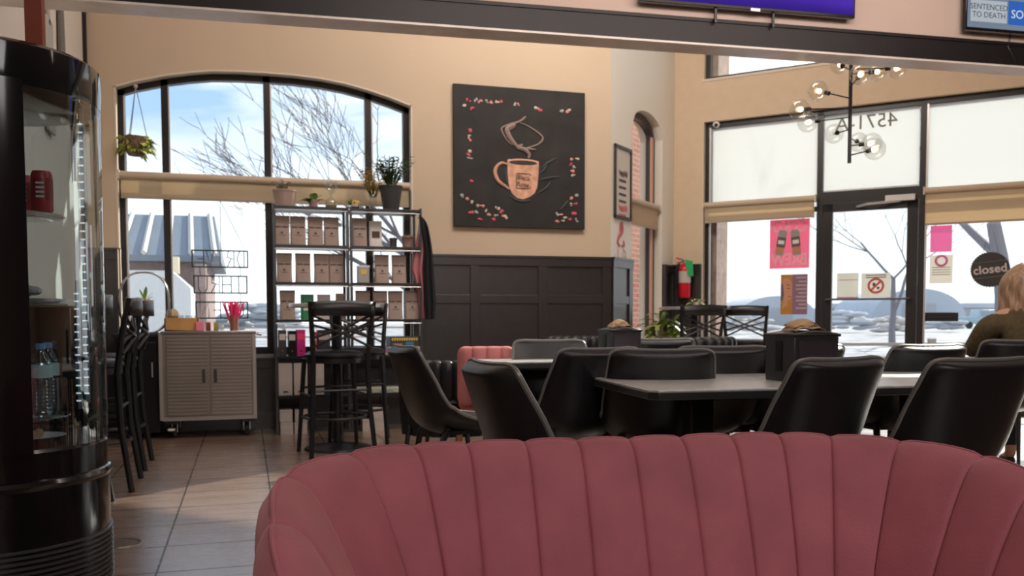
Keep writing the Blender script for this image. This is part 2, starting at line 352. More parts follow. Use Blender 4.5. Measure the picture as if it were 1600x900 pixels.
for a, b_ in zip(ed, ed[1:]):
    pts = [(a, WZ0+.03), (b_, WZ0+.03), (b_, archz(b_)-.03)]+[(u, z-.03) for u, z in reversed(ARCH) if a < u < b_]+[(a, archz(a)-.03)]
    mb = MB(); mb.prism(pts, (0, YG, 0), (1, 0, 0), (0, 0, 1), (0, 1, 0), .006); mb.build('pane', GLASSW, wf, smooth=False)
    # bright metal glazing bead around each pane
    mb = MB(); mb.bb((a+.028, YG-.04, WZ0+.06), (a+.040, YG-.03, archz(a+.04)-.08)); mb.build('glazing_bead', ALU, wf, smooth=False)
mb = MB(); mb.bb((WU0-.02, -.05, WZ0-.03), (WU1+.02, .12, WZ0)); struct(mb.build('trim_4', mat('grey_window_sill', (.45, .43, .42), .5), loc=(0, YB, 0), smooth=False))
# arched side wall (F)
FH = []; ua, ub, zs, zt = .53, 1.42, 2.93, 3.15
for i in range(11):
    q = i/10; FH.append((ua+(ub-ua)*q, zs+(zt-zs)*sqrt(max(0, 1-(2*q-1)**2))))
FZ0 = .12
mb = MB(); seg = [(0, ua, 0, 0, HB, HB), (ub, 1.8, 0, 0, HB, HB), (ua, ub, 0, 0, FZ0, FZ0)]
for (a, za), (b_, zb) in zip(FH, FH[1:]): seg.append((a, b_, za, zb, HB, HB))
cols(mb, seg, 0, .26); struct(mb.build('wall_side', mat('pale_side_wall_paint', (.82, .78, .70), .5), loc=P0, rz=AF, smooth=False))
YF = .13; mb = MB()
for (a, za), (b_, zb) in zip(FH, FH[1:]): cols(mb, [(a, b_, za-.07, zb-.07, za, zb)], YF-.04, YF+.04)
mb.bb((ua, YF-.04, FZ0), (ua+.07, YF+.04, zs)); mb.bb((ub-.07, YF-.04, FZ0), (ub, YF+.04, zs)); mb.bb((ua, YF-.04, FZ0), (ub, YF+.04, FZ0+.08))
w2 = struct(mb.build('window_2', mat('mauve_bronze_metal', (.055, .035, .035), .4), loc=P0, rz=AF, smooth=False))
pts = [(ua+.02, FZ0+.02), (ub-.02, FZ0+.02)]+[(u, z-.02) for u, z in reversed(FH[1:-1])]
mb = MB(); mb.prism(pts, (0, YF, 0), (1, 0, 0), (0, 0, 1), (0, 1, 0), .006); mb.build('pane', GLASSW, w2, smooth=False)
mb = MB(); mb.bb((ub-.12, YF-.05, FZ0+.08), (ub-.07, YF-.03, zs+.02)); mb.build('glazing_bead', mat('sunlit_edge_copper', (.62, .36, .26), .5), w2, smooth=False)  # copper tone puts sunlight on the window edge into the colour
# entrance wall (E): storefront from floor to 3.16, clerestory above 3.63
EU0, EU1, EZT = .345, 5.30, 3.16
mb = MB(); cols(mb, [(-.02, EU0, 0, 0, HB, HB), (EU1, 6.4, 0, 0, HB, HB), (EU0, EU1, EZT, EZT, 3.63, 3.63), (EU0, EU1, 4.45, 4.45, HB, HB)], 0, .2)
struct(mb.build('wall_entrance', mat('warm_entrance_wall_paint', (.70, .55, .40), .85, noise=.03), loc=P1, rz=AE, smooth=False))
mb = MB()
def Eb(u0, z0, u1, z1, y0=.07, y1=.15): mb.bb((u0, y0, z0), (u1, y1, z1))
D0, D1 = 1.600, 2.598      # door bay mullions (centres)
Eb(EU0, EZT-.06, EU1, EZT); Eb(EU0, 0, EU0+.05, EZT); Eb(EU1-.05, 0, EU1, EZT)
Eb(D0-.03, 0, D0+.03, EZT); Eb(D1-.03, 0, D1+.03, EZT); Eb(4.05, 0, 4.11, EZT)
Eb(D0+.03, 2.17, D1-.03, 2.295)
for a, b_ in ((EU0, D0), (D1, EU1)): Eb(a, 0, b_, .09); Eb(a, .455, b_, .515); Eb(a, 2.10, b_, 2.15)
w3 = struct(mb.build('window_3', BRONZE, loc=P1, rz=AE, smooth=False))
for a, b_ in ((EU0+.04, D0-.02), (D1+.02, 4.06), (4.10, EU1-.04)):
    mb = MB(); mb.bb((a, .107, .05), (b_, .113, EZT-.03)); mb.build('pane', GLASSW, w3, smooth=False)
    mb = MB(); mb.bb((a+.012, .05, .52), (a+.03, .07, EZT-.06)); mb.build('glazing_bead', ALU, w3, smooth=False)
mb = MB(); mb.bb((D0+.03, .107, 2.28), (D1-.03, .113, EZT-.03)); tr_ = mb.build('transom_pane', GLASSW, w3, smooth=False)
# clerestory
mb = MB()
for a, b_ in ((EU0, EU0+.05), (2.5, 2.56), (EU1-.05, EU1)): mb.bb((a, .07, 3.63), (b_, .15, 4.45))
mb.bb((EU0, .07, 3.63), (EU1, .15, 3.67)); mb.bb((EU0, .07, 4.41), (EU1, .15, 4.45))
w4 = struct(mb.build('window_4', BRONZE, loc=P1, rz=AE, smooth=False))
mb = MB(); mb.bb((EU0+.03, .107, 3.65), (EU1-.03, .113, 4.43)); mb.build('pane', GLASSW, w4, smooth=False)
mb = MB(); mb.bb((EU0-.02, -.01, 3.605), (EU1, .06, 3.632)); struct(mb.build('trim_5', CREAM, loc=P1, rz=AE, smooth=False))
mb = MB(); mb.bb((EU0-.06, -.004, 0), (EU0, .0, 0)); 
mb = MB(); mb.bb((EU0-.005, -.003, .02), (EU0+.002, .07, EZT)); struct(mb.build('trim_6', CREAM, loc=P1, rz=AE, smooth=False))
# the glass door
mb = MB(); mb.bb((D0+.035, .06, .02), (D0+.135, .12, 2.165)); mb.bb((D1-.135, .06, .02), (D1-.035, .12, 2.165)); mb.bb((D0+.035, .06, .02), (D1-.035, .12, .24)); mb.bb((D0+.035, .06, 2.08), (D1-.035, .12, 2.165))
dr = struct(mb.build('door_1', BRONZE, loc=P1, rz=AE, smooth=False))
mb = MB(); mb.bb((D0+.13, .087, .23), (D1-.13, .093, 2.09)); mb.build('pane', GLASSW, dr, smooth=False)
mb = MB(); mb.tube([(D0+.09, .0, 1.155), (D1-.09, .0, 1.155)], .011); mb.tube([(D0+.09, .0, 1.155), (D0+.09, .07, 1.155)], .009); mb.tube([(D1-.09, .0, 1.155), (D1-.09, .07, 1.155)], .009); mb.build('push_bar', BRONZE, dr)
mb = MB(); mb.bb((D1-.34, .0, 2.15), (D1-.06, .06, 2.21)); mb.tube([(D1-.2, .03, 2.15), (D1-.5, -.05, 2.13), (D1-.62, .05, 2.12)], .012); mb.build('door_closer', ALU, dr)
# dark panelled wainscot
def wainscot(fr, rz, u0, u1, zt, stiles, mid, n):
    mb = MB(); mb.bb((u0, -.012, 0), (u1, 0, zt)); mb.bb((u0, -.034, zt-.095), (u1, -.012, zt)); mb.bb((u0, -.0325, 0), (u1, -.012, .14))
    mb.bb((u0, -.042, zt-.02), (u1, 0, zt+.004))
    if mid: mb.bb((u0, -.027, mid-.04), (u1, -.012, mid+.04))
    for s_ in stiles: mb.bb((s_-.045, -.03, 0), (s_+.045, -.012, zt-.06))
    P = fr[0]; return struct(mb.build(n, WAINS, loc=P, rz=rz, smooth=False, bevel=.002))
wainscot(FB, 0, XL, WU0-.0, 1.553, [XL+.05, WU0-.05], 1.09, 'trim_7')
wainscot(FB, 0, WU1, P0.x-.002, 1.553, [WU1+.05, 2.05, 2.715, P0.x-.05], 1.145, 'trim_8')
wainscot(FB, 0, WU0, WU1, WZ0-.03, [-.6, 0, .6, 1.2], 0, 'trim_9')
wainscot(FF, AF, .002, .515, 1.557, [.05, .46], 1.145, 'trim_10')
wainscot(FF, AF, 1.43, 1.797, 1.557, [1.48, 1.75], 0, 'trim_11')
wainscot(FE, AE, .003, .335, 1.570, [.04, .29], 0, 'trim_12')
mb = MB(); mb.bb((XL, 4.2, 0), (XL+.012, YB, 1.1)); struct(mb.build('trim_13', WAINS, smooth=False))

# ---------------------------------------------------------------- pink channel-back loveseat in the foreground
def cr_(P, t):                         # Catmull-Rom through control tuples, t in segments
    i = min(int(t), len(P)-2); f = t-i; p0 = P[max(i-1, 0)]; p1 = P[i]; p2 = P[i+1]; p3 = P[min(i+2, len(P)-1)]
    return [.5*(2*b+(c-a)*f+(2*a-5*b+4*c-d)*f*f+(3*b-a-3*c+d)*f**3) for a, b, c, d in zip(p0, p1, p2, p3)]
SO = Vector((.70, 1.35, 0))
rim = [(.085, .98, .535), (.062, 1.10, .585), (.048, 1.22, .628), (.045, 1.375, .668), (.072, 1.600, .697), (.200, 1.780, .703), (.336, 1.842, .703), (.45, 1.843, .703), (.578, 1.838, .703),
       (.695, 1.824, .703), (.813, 1.809, .703), (.932, 1.794, .704), (1.05, 1.780, .705), (1.159, 1.756, .705), (1.262, 1.712, .703), (1.372, 1.622, .700), (1.428, 1.455, .690), (1.432, 1.31, .662), (1.425, 1.17, .622), (1.41, 1.05, .58), (1.385, .94, .53)]
prof = [(-.010, -.50), (-.020, -.38), (-.032, -.22), (-.036, -.10), (-.034, -.045), (-.024, -.012), (-.010, 0), (.012, -.004), (.032, -.016), (.050, -.036), (.070, -.070), (.092, -.115), (.118, -.175), (.142, -.235), (.165, -.31), (.18, -.37)]
NR = len(rim)-1; PC = 13
def sofa_pt(ui, v):                    # ui 0..NR, v 0..1
    p = Vector(cr_(rim, ui)); q = Vector(cr_(rim, min(ui+.02, NR))); o = Vector(cr_(rim, max(ui-.02, 0)))
    t = q-o; t.z = 0; t.normalize(); inn = Vector((t.y, -t.x, 0))
    a, h = cr_([(x, y) for x, y in prof], v*(len(prof)-1)); f = ui-int(ui+1e-9) if ui < NR else 1.0; f = max(0., f)
    # puffed channel: full between seams, pinched at them
    puff = .0080*(abs(sin(pi*f))**.55) - .0080 - .0035*math.exp(-(min(f, 1-f)/.022)**2)
    k = min(1, max(0, (v-.30)/.12))
    a2, h2 = cr_(prof, min(1, v+.01)*(len(prof)-1)); a1, h1 = cr_(prof, max(0, v-.01)*(len(prof)-1))
    nx, nz = -(h2-h1), (a2-a1); l_ = sqrt(nx*nx+nz*nz) or 1; nx, nz = nx/l_, nz/l_
    a += nx*puff*k; h += nz*puff*k
    if v < .30: a += -.006*(abs(sin(pi*f*1.0))**.5)
    z = p.z+h
    if h < -.40: z = min(z, .25)
    return Vector((p.x, p.y, 0))+inn*a+Vector((0, 0, max(z, .20)))-SO
sofa = thing('loveseat', 'rose pink velvet channel-tufted loveseat with rounded arms in the foreground', 'sofa', SO)
FS = [0, .02, .045, .09, .17, .28, .42, .58, .72, .83, .91, .955, .98]; US = [i+f for i in range(NR) for f in FS]+[NR]
mb = MB(); nu, nv = len(US), 50
mb.grid(lambda u, v: sofa_pt(US[round(u*(nu-1))], v), nu, nv); mb.build('backrest', PINKV, sofa, ang=80)
mb = MB(); mb.tube([sofa_pt(NR*i/160, .385)+Vector((0, 0, .001)) for i in range(161)], .0035, 6); mb.build('piping', PINKV, sofa)
for s_ in (0, NR):
    mb = MB(); mb.prism([(0, 0)], (0, 0, 0), (1, 0, 0), (0, 1, 0), (0, 0, 1), 0) if 0 else None
    P = [sofa_pt(s_, j/30) for j in range(31)]; d_ = Vector((0, -.012, 0))
    mb.add([p for p in P]+[p+d_ for p in P], [tuple(range(31)), tuple(reversed(range(31, 62)))]+[(i, i+1, i+32, i+31) for i in range(30)]); mb.build('arm_front', PINKV, sofa, ang=80)
# seat cushion and base
seat_poly = [(-.52, -.46), (.57, -.52), (.60, -.1), (.56, .16), (.44, .28), (-.34, .33), (-.50, .24), (-.56, .05)]
mb = MB(); mb.prism(seat_poly, (0, 0, .24), (1, 0, 0), (0, 1, 0), (0, 0, 1), .13); mb.build('seat_cushion', PINKV, sofa, bevel=.03, ang=60)
mb = MB(); mb.prism([(x*1.06, y*1.04) for x, y in seat_poly], (0, 0, .13), (1, 0, 0), (0, 1, 0), (0, 0, 1), .109); mb.build('base', PINKV, sofa, bevel=.01)
for x, y in ((-.5, -.4), (.52, -.45), (-.5, .28), (.5, .24)):
    mb = MB(); mb.tube([(x, y, .16), (x*1.05, y*1.05, 0)], [.022, .012]); mb.build('leg', WOODL, sofa)

# ---------------------------------------------------------------- black leather bucket chairs
cp = [(.235, .440, .215, 0), (.200, .462, .235, .004), (.09, .462, .242, .020), (-.03, .455, .242, .050), (-.125, .462, .240, .082), (-.190, .500, .238, .085), (-.225, .575, .236, .066), (-.255, .67, .230, .050), (-.280, .755, .222, .030), (-.296, .812, .215, .018), (-.301, .832, .208, .014)]
def chair_pt(u, v):
    y, z, w, e = cr_(cp, v*(len(cp)-1)); x = 2*u-1
    y2, z2 = cr_(cp, min(1, v+.02)*(len(cp)-1))[:2]; y1, z1 = cr_(cp, max(0, v-.02)*(len(cp)-1))[:2]
    ty, tz = y2-y1, z2-z1; l_ = sqrt(ty*ty+tz*tz); ny, nz = tz/l_, -ty/l_      # towards the sitter
    k = abs(x)**2.2*e; ww = w
    if v > .86: ww = w-.062*(1-sqrt(max(0, 1-((v-.86)/.14)**2)))
    if v < .08: ww = w-.05*(1-sqrt(max(0, 1-((.08-v)/.08)**2)))
    dz = 0
    return Vector((x*ww, y+ny*k, z+nz*k+dz))
def make_chair():
    t = thing('dining_chair', 'x', 'chair')
    def outer(u, v):
        x = 2*u-1; y2, z2 = cr_(cp, min(1, v+.04)*(len(cp)-1))[:2]; y1, z1 = cr_(cp, max(0, v-.04)*(len(cp)-1))[:2]; l_ = sqrt((y2-y1)**2+(z2-z1)**2)
        th = .008+.030*(1-abs(x)**4)*min(1, (1-v)/.08, v/.08)**.5+.012*min(1, (1-v)/.08)*(1-abs(x)**8); p = chair_pt(u, v)
        return p-Vector((0, (z2-z1)/l_, -(y2-y1)/l_))*th
    n = 17; NVv = 42; qv = lambda j: sin(pi/2*(j/(NVv-1))**.9) if 0 else j/(NVv-1)
    def loop(a, b):
        i = round(a*(2*n)); v = b; v = 1-(1-b)**1.25 if b > 0 else 0
        return chair_pt(i/(n-1), v) if i < n else outer((2*n-1-i)/(n-1), v)
    mb = MB(); mb.grid(loop, 2*n, NVv, cu=True)
    for e_ in (0, 1): mb.add([loop(i/(2*n), e_) for i in range(2*n)], [(i, i+1, 2*n-2-i, 2*n-1-i) for i in range(n-1)])
    mb.build('shell', LEATH, t, ang=70)
    ring = [chair_pt(i/24, 0) for i in range(25)]+[chair_pt(1, i/40) for i in range(1, 41)]+[chair_pt(1-i/24, 1) for i in range(1, 25)]+[chair_pt(0, 1-i/40) for i in range(1, 40)]
    mb = MB(); mb.tube(ring, .0085, 6, closed=True); mb.build('edge_glint', GLINT, t)
    mb = MB(); mb.grid(lambda u, v: chair_pt(.10+.80*u, .06+.36*v)+Vector((0, 0, .018*(1-(2*u-1)**4)*(1-(2*v-1)**4))), 12, 12); mb.build('seat_pad', LEATH, t, ang=180)
    for sx in (-1, 1):
        for sy in (-1, 1):
            mb = MB(); mb.tube([(sx*.16, .02+sy*.14, .445), (sx*.185, .02+sy*.175, .40), (sx*.215, .01+sy*.23, 0)], [.017, .016, .010], 8); mb.build('leg', BLK, t)
    mb = MB(); mb.bb((-.17, -.13, .418), (.17, .17, .436)); mb.build('seat_frame', BLK, t)
    return t
CH = [  # px of back-top centre, height of top, facing (deg from +X), label
 ((626, 542), .832, 6, 'black leather bucket chair seen side-on, leftmost, facing right, its whole seat showing'),
 ((756, 568), .832, 4, 'black leather bucket chair with a curled bright top corner, in front of the pink chair'),
 ((942, 546), .832, 103, 'black leather bucket chair seen from behind, just below the farther napkin dispenser'),
 ((1036, 548), .832, 72, 'bluish-sheened black leather bucket chair straight beyond the bare near corner of the large table'),
 ((1133, 543), .832, 80, 'black leather bucket chair whose rounded underside and one leg show against the bright entry floor'),
 ((1322, 562), .832, 104, 'black leather bucket chair hiding the lower right of the near napkin dispenser'),
 ((1545, 563), .832, 92, 'largest black leather bucket chair, nearest the right edge of the photo'),
 ((1458, 543), .825, 90, 'black leather bucket chair beyond the large table, directly below the mail slot strip'),
 ((1600, 533), .832, 66, 'black leather bucket chair the blonde person sits in'),
 ((857, 535), .822, 262, 'black leather bucket chair on the far side of the middle table'),
 ((1036, 531), .832, 84, 'black leather bucket chair just right of the farther napkin dispenser'),
 ((1268, 548), .812, 95, 'black leather bucket chair hidden behind the near napkin dispenser, only edges showing'),
]
ch0 = make_chair(); GC = 'black leather bucket chairs around the dining tables'
CHAIR = []
for i, (p, z, a, lab) in enumerate(CH):
    T = onz(p[0], p[1], z); a = radians(a); loc = Vector((T.x+cos(a)*.305, T.y+sin(a)*.305, 0))
    if i == 0: ch0.location = loc; ch0.rotation_euler = (0, 0, a-pi/2); ch0['label'] = lab; ch0['group'] = GC; CHAIR.append(ch0)
    else: CHAIR.append(dup(ch0, loc, a-pi/2, lab, GC))

# ---------------------------------------------------------------- dining tables
def dining_table(x0, x1, y0, y1, z, ped, label, rz=0):
    cx, cy_ = (x0+x1)/2, (y0+y1)/2; t = thing('dining_table', label, 'table', (cx, cy_, 0), rz, 'grey topped dining tables')
    w, d = (x1-x0)/2, (y1-y0)/2; k = .03
    mb = MB(); mb.prism([(-w+k, -d), (w-k, -d), (w, -d+k), (w, d-k), (w-k, d), (-w+k, d), (-w, d-k), (-w, -d+k)], (0, 0, z-.036), (1, 0, 0), (0, 1, 0), (0, 0, 1), .036); mb.build('tabletop', TABLETOP, t, bevel=.004)
    mb = MB(); e_ = .002
    for a_, b2 in (((-w-e_, -d-e_), (w+e_, -d+.0)), ((-w-e_, d), (w+e_, d+e_)), ((-w-e_, -d), (-w, d)), ((w, -d), (w+e_, d))): pass
    mb.prism([(-w+k-.003, -d-.003), (w-k+.003, -d-.003), (w+.003, -d+k), (w+.003, d-k), (w-k, d+.003), (-w+k, d+.003), (-w-.003, d-k), (-w-.003, -d+k)], (0, 0, z-.034), (1, 0, 0), (0, 1, 0), (0, 0, 1), .026); mb.build('edge_band', mat('dark_edge_band', (.03, .03, .03), .35), t, bevel=.003)
    for px in ped:
        lx = px-cx
        mb = MB(); mb.bb((lx-.05, -.05, .03), (lx+.05, .05, z-.06)); mb.build('pedestal', BLK, t, bevel=.008)
        mb = MB(); mb.bb((lx-.2, -.2, z-.06), (lx+.2, .2, z-.036)); mb.build('top_plate', BLK, t)
        mb = MB(); mb.bb((lx-.28, -.04, 0), (lx+.28, .04, .03)); mb.bb((lx-.04, -.28, 0), (lx+.04, .28, .03)); mb.build('foot', BLK, t, bevel=.006)
    return t
TA, TB_ = onz(905, 587, .712), onz(1018, 610, .712); ra = radians(-5)
w1 = .86; cx1 = Vector((TB_.x, TB_.y, 0)) + Matrix.Rotation(ra, 3, 'Z') @ Vector((w1/2, .40, 0)); cx2 = cx1 + Matrix.Rotation(ra, 3, 'Z') @ Vector((w1+.006, 0, 0))
dining_table(cx1.x-w1/2, cx1.x+w1/2, cx1.y-.40, cx1.y+.40, .712, [cx1.x-.08], 'large grey laminate dining table with a bare near corner, carrying the near napkin dispenser', ra)
dining_table(cx2.x-w1/2, cx2.x+w1/2, cx2.y-.40, cx2.y+.40, .712, [cx2.x+.05], 'grey laminate dining table pushed against the right side of the large one', ra)
A = onz(755, 564, .725); B_ = onz(1010, 562, .725)
dining_table(A.x, B_.x+.1, A.y-.15, A.y+.60, .725, [(A.x+B_.x)/2-.25], 'middle dark dining table carrying the farther napkin dispenser')
# napkin dispensers
def dispenser(px, py, z, rz, label, s=1.0):
    P = onz(px, py, z); t = thing('napkin_dispenser', label, 'napkin dispenser', (P.x, P.y, z), rz, 'napkin dispensers on the tables')
    w, d, h = .103*s, .080*s, .175*s
    mb = MB(); mb.prism([(-w, 0), (w, 0), (w, h), (w*.5, h+.008), (0, h+.012), (-w*.5, h+.008), (-w, h)], (0, d, 0), (1, 0, 0), (0, 0, 1), (0, -1, 0), 2*d); mb.build('body', mat('dispenser_metal', (.05, .05, .055), .35, .3), t, bevel=.006)
    mb = MB(); mb.bb((-w-.006, -d-.006, h-.014), (w+.006, d+.006, h-.002)); mb.build('top_rim', BLK, t, bevel=.003)
    for sx in (-1, 1):
        mb = MB(); mb.bb((sx*w-.003, -.02, .04), (sx*w+.003, .02, h-.03)); mb.build('side_slot', BLKW, t)
    mb = MB()
    for k in range(3):
        a = random.uniform(-.3, .3); f = .9-.12*k
        mb.grid(lambda u, v: Vector(((2*u-1)*w*.72*f*cos(a)-(2*v-1)*d*.7*sin(a), (2*v-1)*d*.8*f+(2*u-1)*.03*sin(a), h+.008+.010*k+.042*f*(1-(2*u-1)**2)*(1-.6*(2*v-1)**2)+.006*sin(9*u+5*v+k))), 12, 8)
    mb.build('napkin', BROWNPAPER, t, solid=.002, ang=50)
    mb = MB(); mb.bb((-w*.8, -d-.003, .02), (w*.8, -d, h-.03)); mb.build('front_panel', mat('smoky_panel', (.05, .04, .05), .12), t)
    return t
dispenser(1252, 594, .712, radians(6), 'black napkin dispenser with a crumpled brown napkin on top, on the large table', 1.10)
dispenser(968, 560, .725, radians(7), 'smaller looking black napkin dispenser with brown napkins, on the middle table', 1.0)
# ---------------------------------------------------------------- pink channel-back chair
P = onz(740, 540, .80); t = thing('accent_chair', 'salmon pink channel-back chair with wooden legs behind the bucket chairs', 'chair', (P.x+.1, P.y+.12, 0), radians(-12))
def pad(w, h, c0, n, dep_=.045, M=None):
    def f(u, v):
        x = (2*u-1); zz = v; ch = abs(sin(pi*u*n))**.5*.014
        rr_ = .05; ex = max(0, abs(x)*w-(w-rr_)); ez = max(0, abs(2*v-1)*h/2-(h/2-rr_)); sh = sqrt(max(0, rr_*rr_-ex*ex)) if ex > 0 else rr_
        return Vector((x*w, -dep_/2-ch*(1-abs(2*v-1)**6), v*h))
    return f
mb = MB(); W_, Hh = .175, .36
ring_pts = []
def rrect(w, h, r, n=6):
    o = []
    for cx_, cz_, a0 in ((w-r, r, -90), (w-r, h-r, 0), (-w+r, h-r, 90), (-w+r, r, 180)):
        for k in range(n+1): a = radians(a0+90*k/n); o.append((cx_+r*cos(a), cz_+r*sin(a)))
    return o
for k in range(4):
    a, b_ = -W_+2*W_*k/4, -W_+2*W_*(k+1)/4
    pl = [(x, z) for x, z in rrect(W_, Hh, .045) if a-1e-6 <= x <= b_+1e-6]
    zt_ = [z for x, z in pl]; 
    mb.grid(lambda u, v: (lambda x: Vector((x, (-1 if v < .5 else 1)*(.022+.016*abs(sin(pi*u))**.5)*(1 if 0 < v < 1 else 1)+.0, 0)) )(a+(b_-a)*u), 2, 2) if 0 else None
def pillow(u, v):
    x = -W_+2*W_*u; ed_ = min(1, max(0, (W_-abs(x))/.045)); top = Hh-.045*(1-sqrt(max(0, 1-(1-ed_)**2))); bot = .045*(1-sqrt(max(0, 1-(1-ed_)**2)))
    a = 2*pi*v; th = (.018+.020*abs(sin(pi*u*4))**.5)*(.3+.7*sqrt(ed_)); zz = cos(a); yy = sin(a)
    zc = (top+bot)/2; hz = (top-bot)/2
    s4 = lambda q: math.copysign(abs(q)**.35, q)
    return Vector((x, th*s4(yy)-.0, zc+hz*s4(zz)))
mb.grid(pillow, 49, 28, cv=True); bk = mb.build('backrest', PINKC, t, loc=(0, -.20, .44), ang=80); bk.rotation_euler = (radians(8), 0, 0)
mb = MB(); mb.grid(lambda u, v: Vector((.165*math.copysign(abs(cos(2*pi*u))**.5, cos(2*pi*u))*sin(pi*v)**.4, .18*math.copysign(abs(sin(2*pi*u))**.5, sin(2*pi*u))*sin(pi*v)**.4, .045*cos(pi*v))), 32, 10, cu=True); mb.build('seat', PINKC, t, loc=(0, 0, .43), ang=80)
for sx in (-1, 1):
    for sy in (-1, 1): mb = MB(); mb.tube([(sx*.13, sy*.12, .40), (sx*.2, sy*.2, 0)], [.018, .010]); mb.build('leg', mat('walnut_leg', (.36, .17, .08), .45), t)
    mb = MB(); mb.tube([(sx*.1, -.14, .41), (sx*.1, -.21, .5)], .012); mb.build('back_support', mat('walnut_leg', (.36, .17, .08), .45), t)
# black channelled lounge chairs in the distance
def tub(px, py, z, a, w, label):
    P = onz(px, py, z); t = thing('lounge_chair', label, 'armchair', (P.x+cos(a)*.3, P.y+sin(a)*.3, 0), a-pi/2, 'black channelled lounge chairs')
    n = 9
    def f(u, v):
        th = pi*(1.12-1.24*u)+0; th = radians(205)+radians(130)*u  # behind the sitter
        R_ = w/2*1.05; puff = .02*abs(sin(pi*n*u))**.5
        prof_ = [(-.02, .18), (-.0, .45), (.0, z-.06), (-.012, z-.015), (-.05, z), (-.09, z-.02), (-.11, z-.08), (-.12, .45)]
        r_, z_ = cr_(prof_, v*7); r_ += (puff if v < .55 else -puff*.6); z_ += (puff*.5 if .4 < v < .75 else 0)
        return Vector(((R_+r_)*cos(th), (R_+r_)*sin(th)*.8, z_))
    mb = MB(); mb.grid(f, 82, 22); mb.build('backrest', LEATH, t, ang=80)
    mb = MB(); mb.lathe([(0, .44), (w*.40, .44), (w*.44, .41), (w*.44, .24), (0, .24)], 28, (0, -.02, 0)); mb.build('seat', LEATH, t)
    for sx in (-1, 1):
        for sy in (-1, 1): mb = MB(); mb.tube([(sx*.2, sy*.2, .25), (sx*.23, sy*.23, 0)], [.02, .012]); mb.build('leg', BLK, t)
tub(1098, 529, .83, radians(80), .62, 'black channel-tufted lounge chair just below the two distant cross-back stools')
tub(918, 527, .82, radians(85), .60, 'black channel-tufted lounge chair behind the farther napkin dispenser')
tub(676, 566, .68, radians(60), .62, 'black low lounge chair in the dark corner behind the side-on bucket chair')

# ---------------------------------------------------------------- cross-back bar stools
def make_stool():
    t = thing('bar_stool', 'x', 'bar stool')
    for sx in (-1, 1):
        mb = MB(); mb.tube([(sx*.225, -.255, 0), (sx*.200, -.205, .35), (sx*.190, -.19, .66), (sx*.200, -.215, .85), (sx*.222, -.262, 1.085)], [.017, .018, .019, .018, .015], 8); mb.build('leg', BLK, t)
        mb = MB(); mb.tube([(sx*.18, .16, .68), (sx*.215, .23, 0)], [.018, .015], 8); mb.build('leg', BLK, t)
    mb = MB(); mb.grid(lambda u, v: Vector(((2*u-1)*.215, -.262-.035*(1-(2*u-1)**2)+.02*(1-v)*0, .985+.095*v+.010*(1-(2*u-1)**2)*(v))), 14, 3); mb.build('top_rail', BLK, t, solid=.022, soff=0)
    for s_ in (-1, 1):
        for o_ in (-.03, .035):
            mb = MB(); mb.tube([(-s_*.205, -.235, .955+o_), (0, -.268, .880+o_*.5), (s_*.200, -.222, .800+o_)], .0095, 6); mb.build('cross_bar', BLK, t)
    mb = MB(); mb.lathe([(0, .745), (.12, .744), (.185, .732), (.205, .715), (.205, .700), (.19, .690), (0, .690)], 28); mb.build('seat', LEATH, t)
    mb = MB(); mb.lathe([(.150, .690), (.195, .690), (.195, .655), (.150, .655), (.150, .690)], 28); mb.build('seat_ring', BLK, t)
    for z, r_ in ((.27, .235), (.33, .0)):
        if r_: mb = MB(); mb.tube([(.212*c_*1.04, .005+.235*s_, z) for c_, s_ in [(cos(2*pi*k/28), sin(2*pi*k/28)) for k in range(28)]], .011, 6, closed=True); mb.build('foot_ring', BLK, t)
    for z in (.47,):
        mb = MB(); mb.tube([(-.195, -.2, z), (.195, -.2, z)], .009); mb.tube([(-.195, .19, z), (.195, .19, z)], .009); mb.tube([(-.195, -.2, z-.04), (-.2, .19, z-.04)], .009); mb.tube([(.195, -.2, z-.04), (.2, .19, z-.04)], .009); mb.build('stretcher', BLK, t)
    return t
st0 = make_stool(); GS = 'black metal cross-back bar stools'
def stool(x, y, a, lab, first=False):
    if first: st0.location = (x, y, 0); st0.rotation_euler = (0, 0, a-pi/2); st0['label'] = lab; st0['group'] = GS; return st0
    return dup(st0, (x, y, 0), a-pi/2, lab, GS)
Q = onz(526, 478, 1.075)
BT = onz(527, 474, 1.075)
c1 = ony(522, 500, 6.40); stool(c1.x, 6.42, radians(98), 'black cross-back bar stool standing alone in mid floor, its whole back facing the viewer', True)
c2 = ony(576, 500, 7.0); stool(c2.x-.09, 6.95, radians(262), 'black cross-back bar stool on the far side of the round bar table')
# round bar tables
def bar_table(x, y, r, label, top=BLKW):
    t = thing('bar_table', label, 'table', (x, y, 0), 0, 'round bar tables')
    mb = MB(); mb.lathe([(0, 1.045), (r-.01, 1.045), (r, 1.052), (r, 1.070), (r-.006, 1.075), (0, 1.075)], 40); mb.build('tabletop', mat('dark_bar_top', (.03, .018, .018), .18), t)
    mb = MB(); mb.lathe([(r-.001, 1.046), (r+.004, 1.050), (r+.004, 1.071), (r-.001, 1.076)], 40); mb.build('edge_band', ALU, t)
    mb = MB(); mb.cyl((0, 0, .03), .038, 1.01, 20); mb.build('column', BLK, t)
    mb = MB(); mb.lathe([(0, .05), (.05, .05), (.09, .035), (.24, .018), (.25, 0), (0, 0)], 32); mb.build('foot', BLK, t)
    return t
bx_ = ony(527, 474, 6.62); bar_table(bx_.x, 6.68, .34, 'round bar table between the two centre stools, dark top with a metal edge')
# left bar stools in a row along the wall ledge
stool(-.955, 4.87, radians(180), 'black cross-back bar stool nearest the glass cooler, mostly hidden by it')
stool(-.885, 5.56, radians(180), 'black cross-back bar stool in the middle of the row by the left ledge')
stool(-.89, 6.28, radians(180), 'farthest black cross-back bar stool of the row by the left ledge')
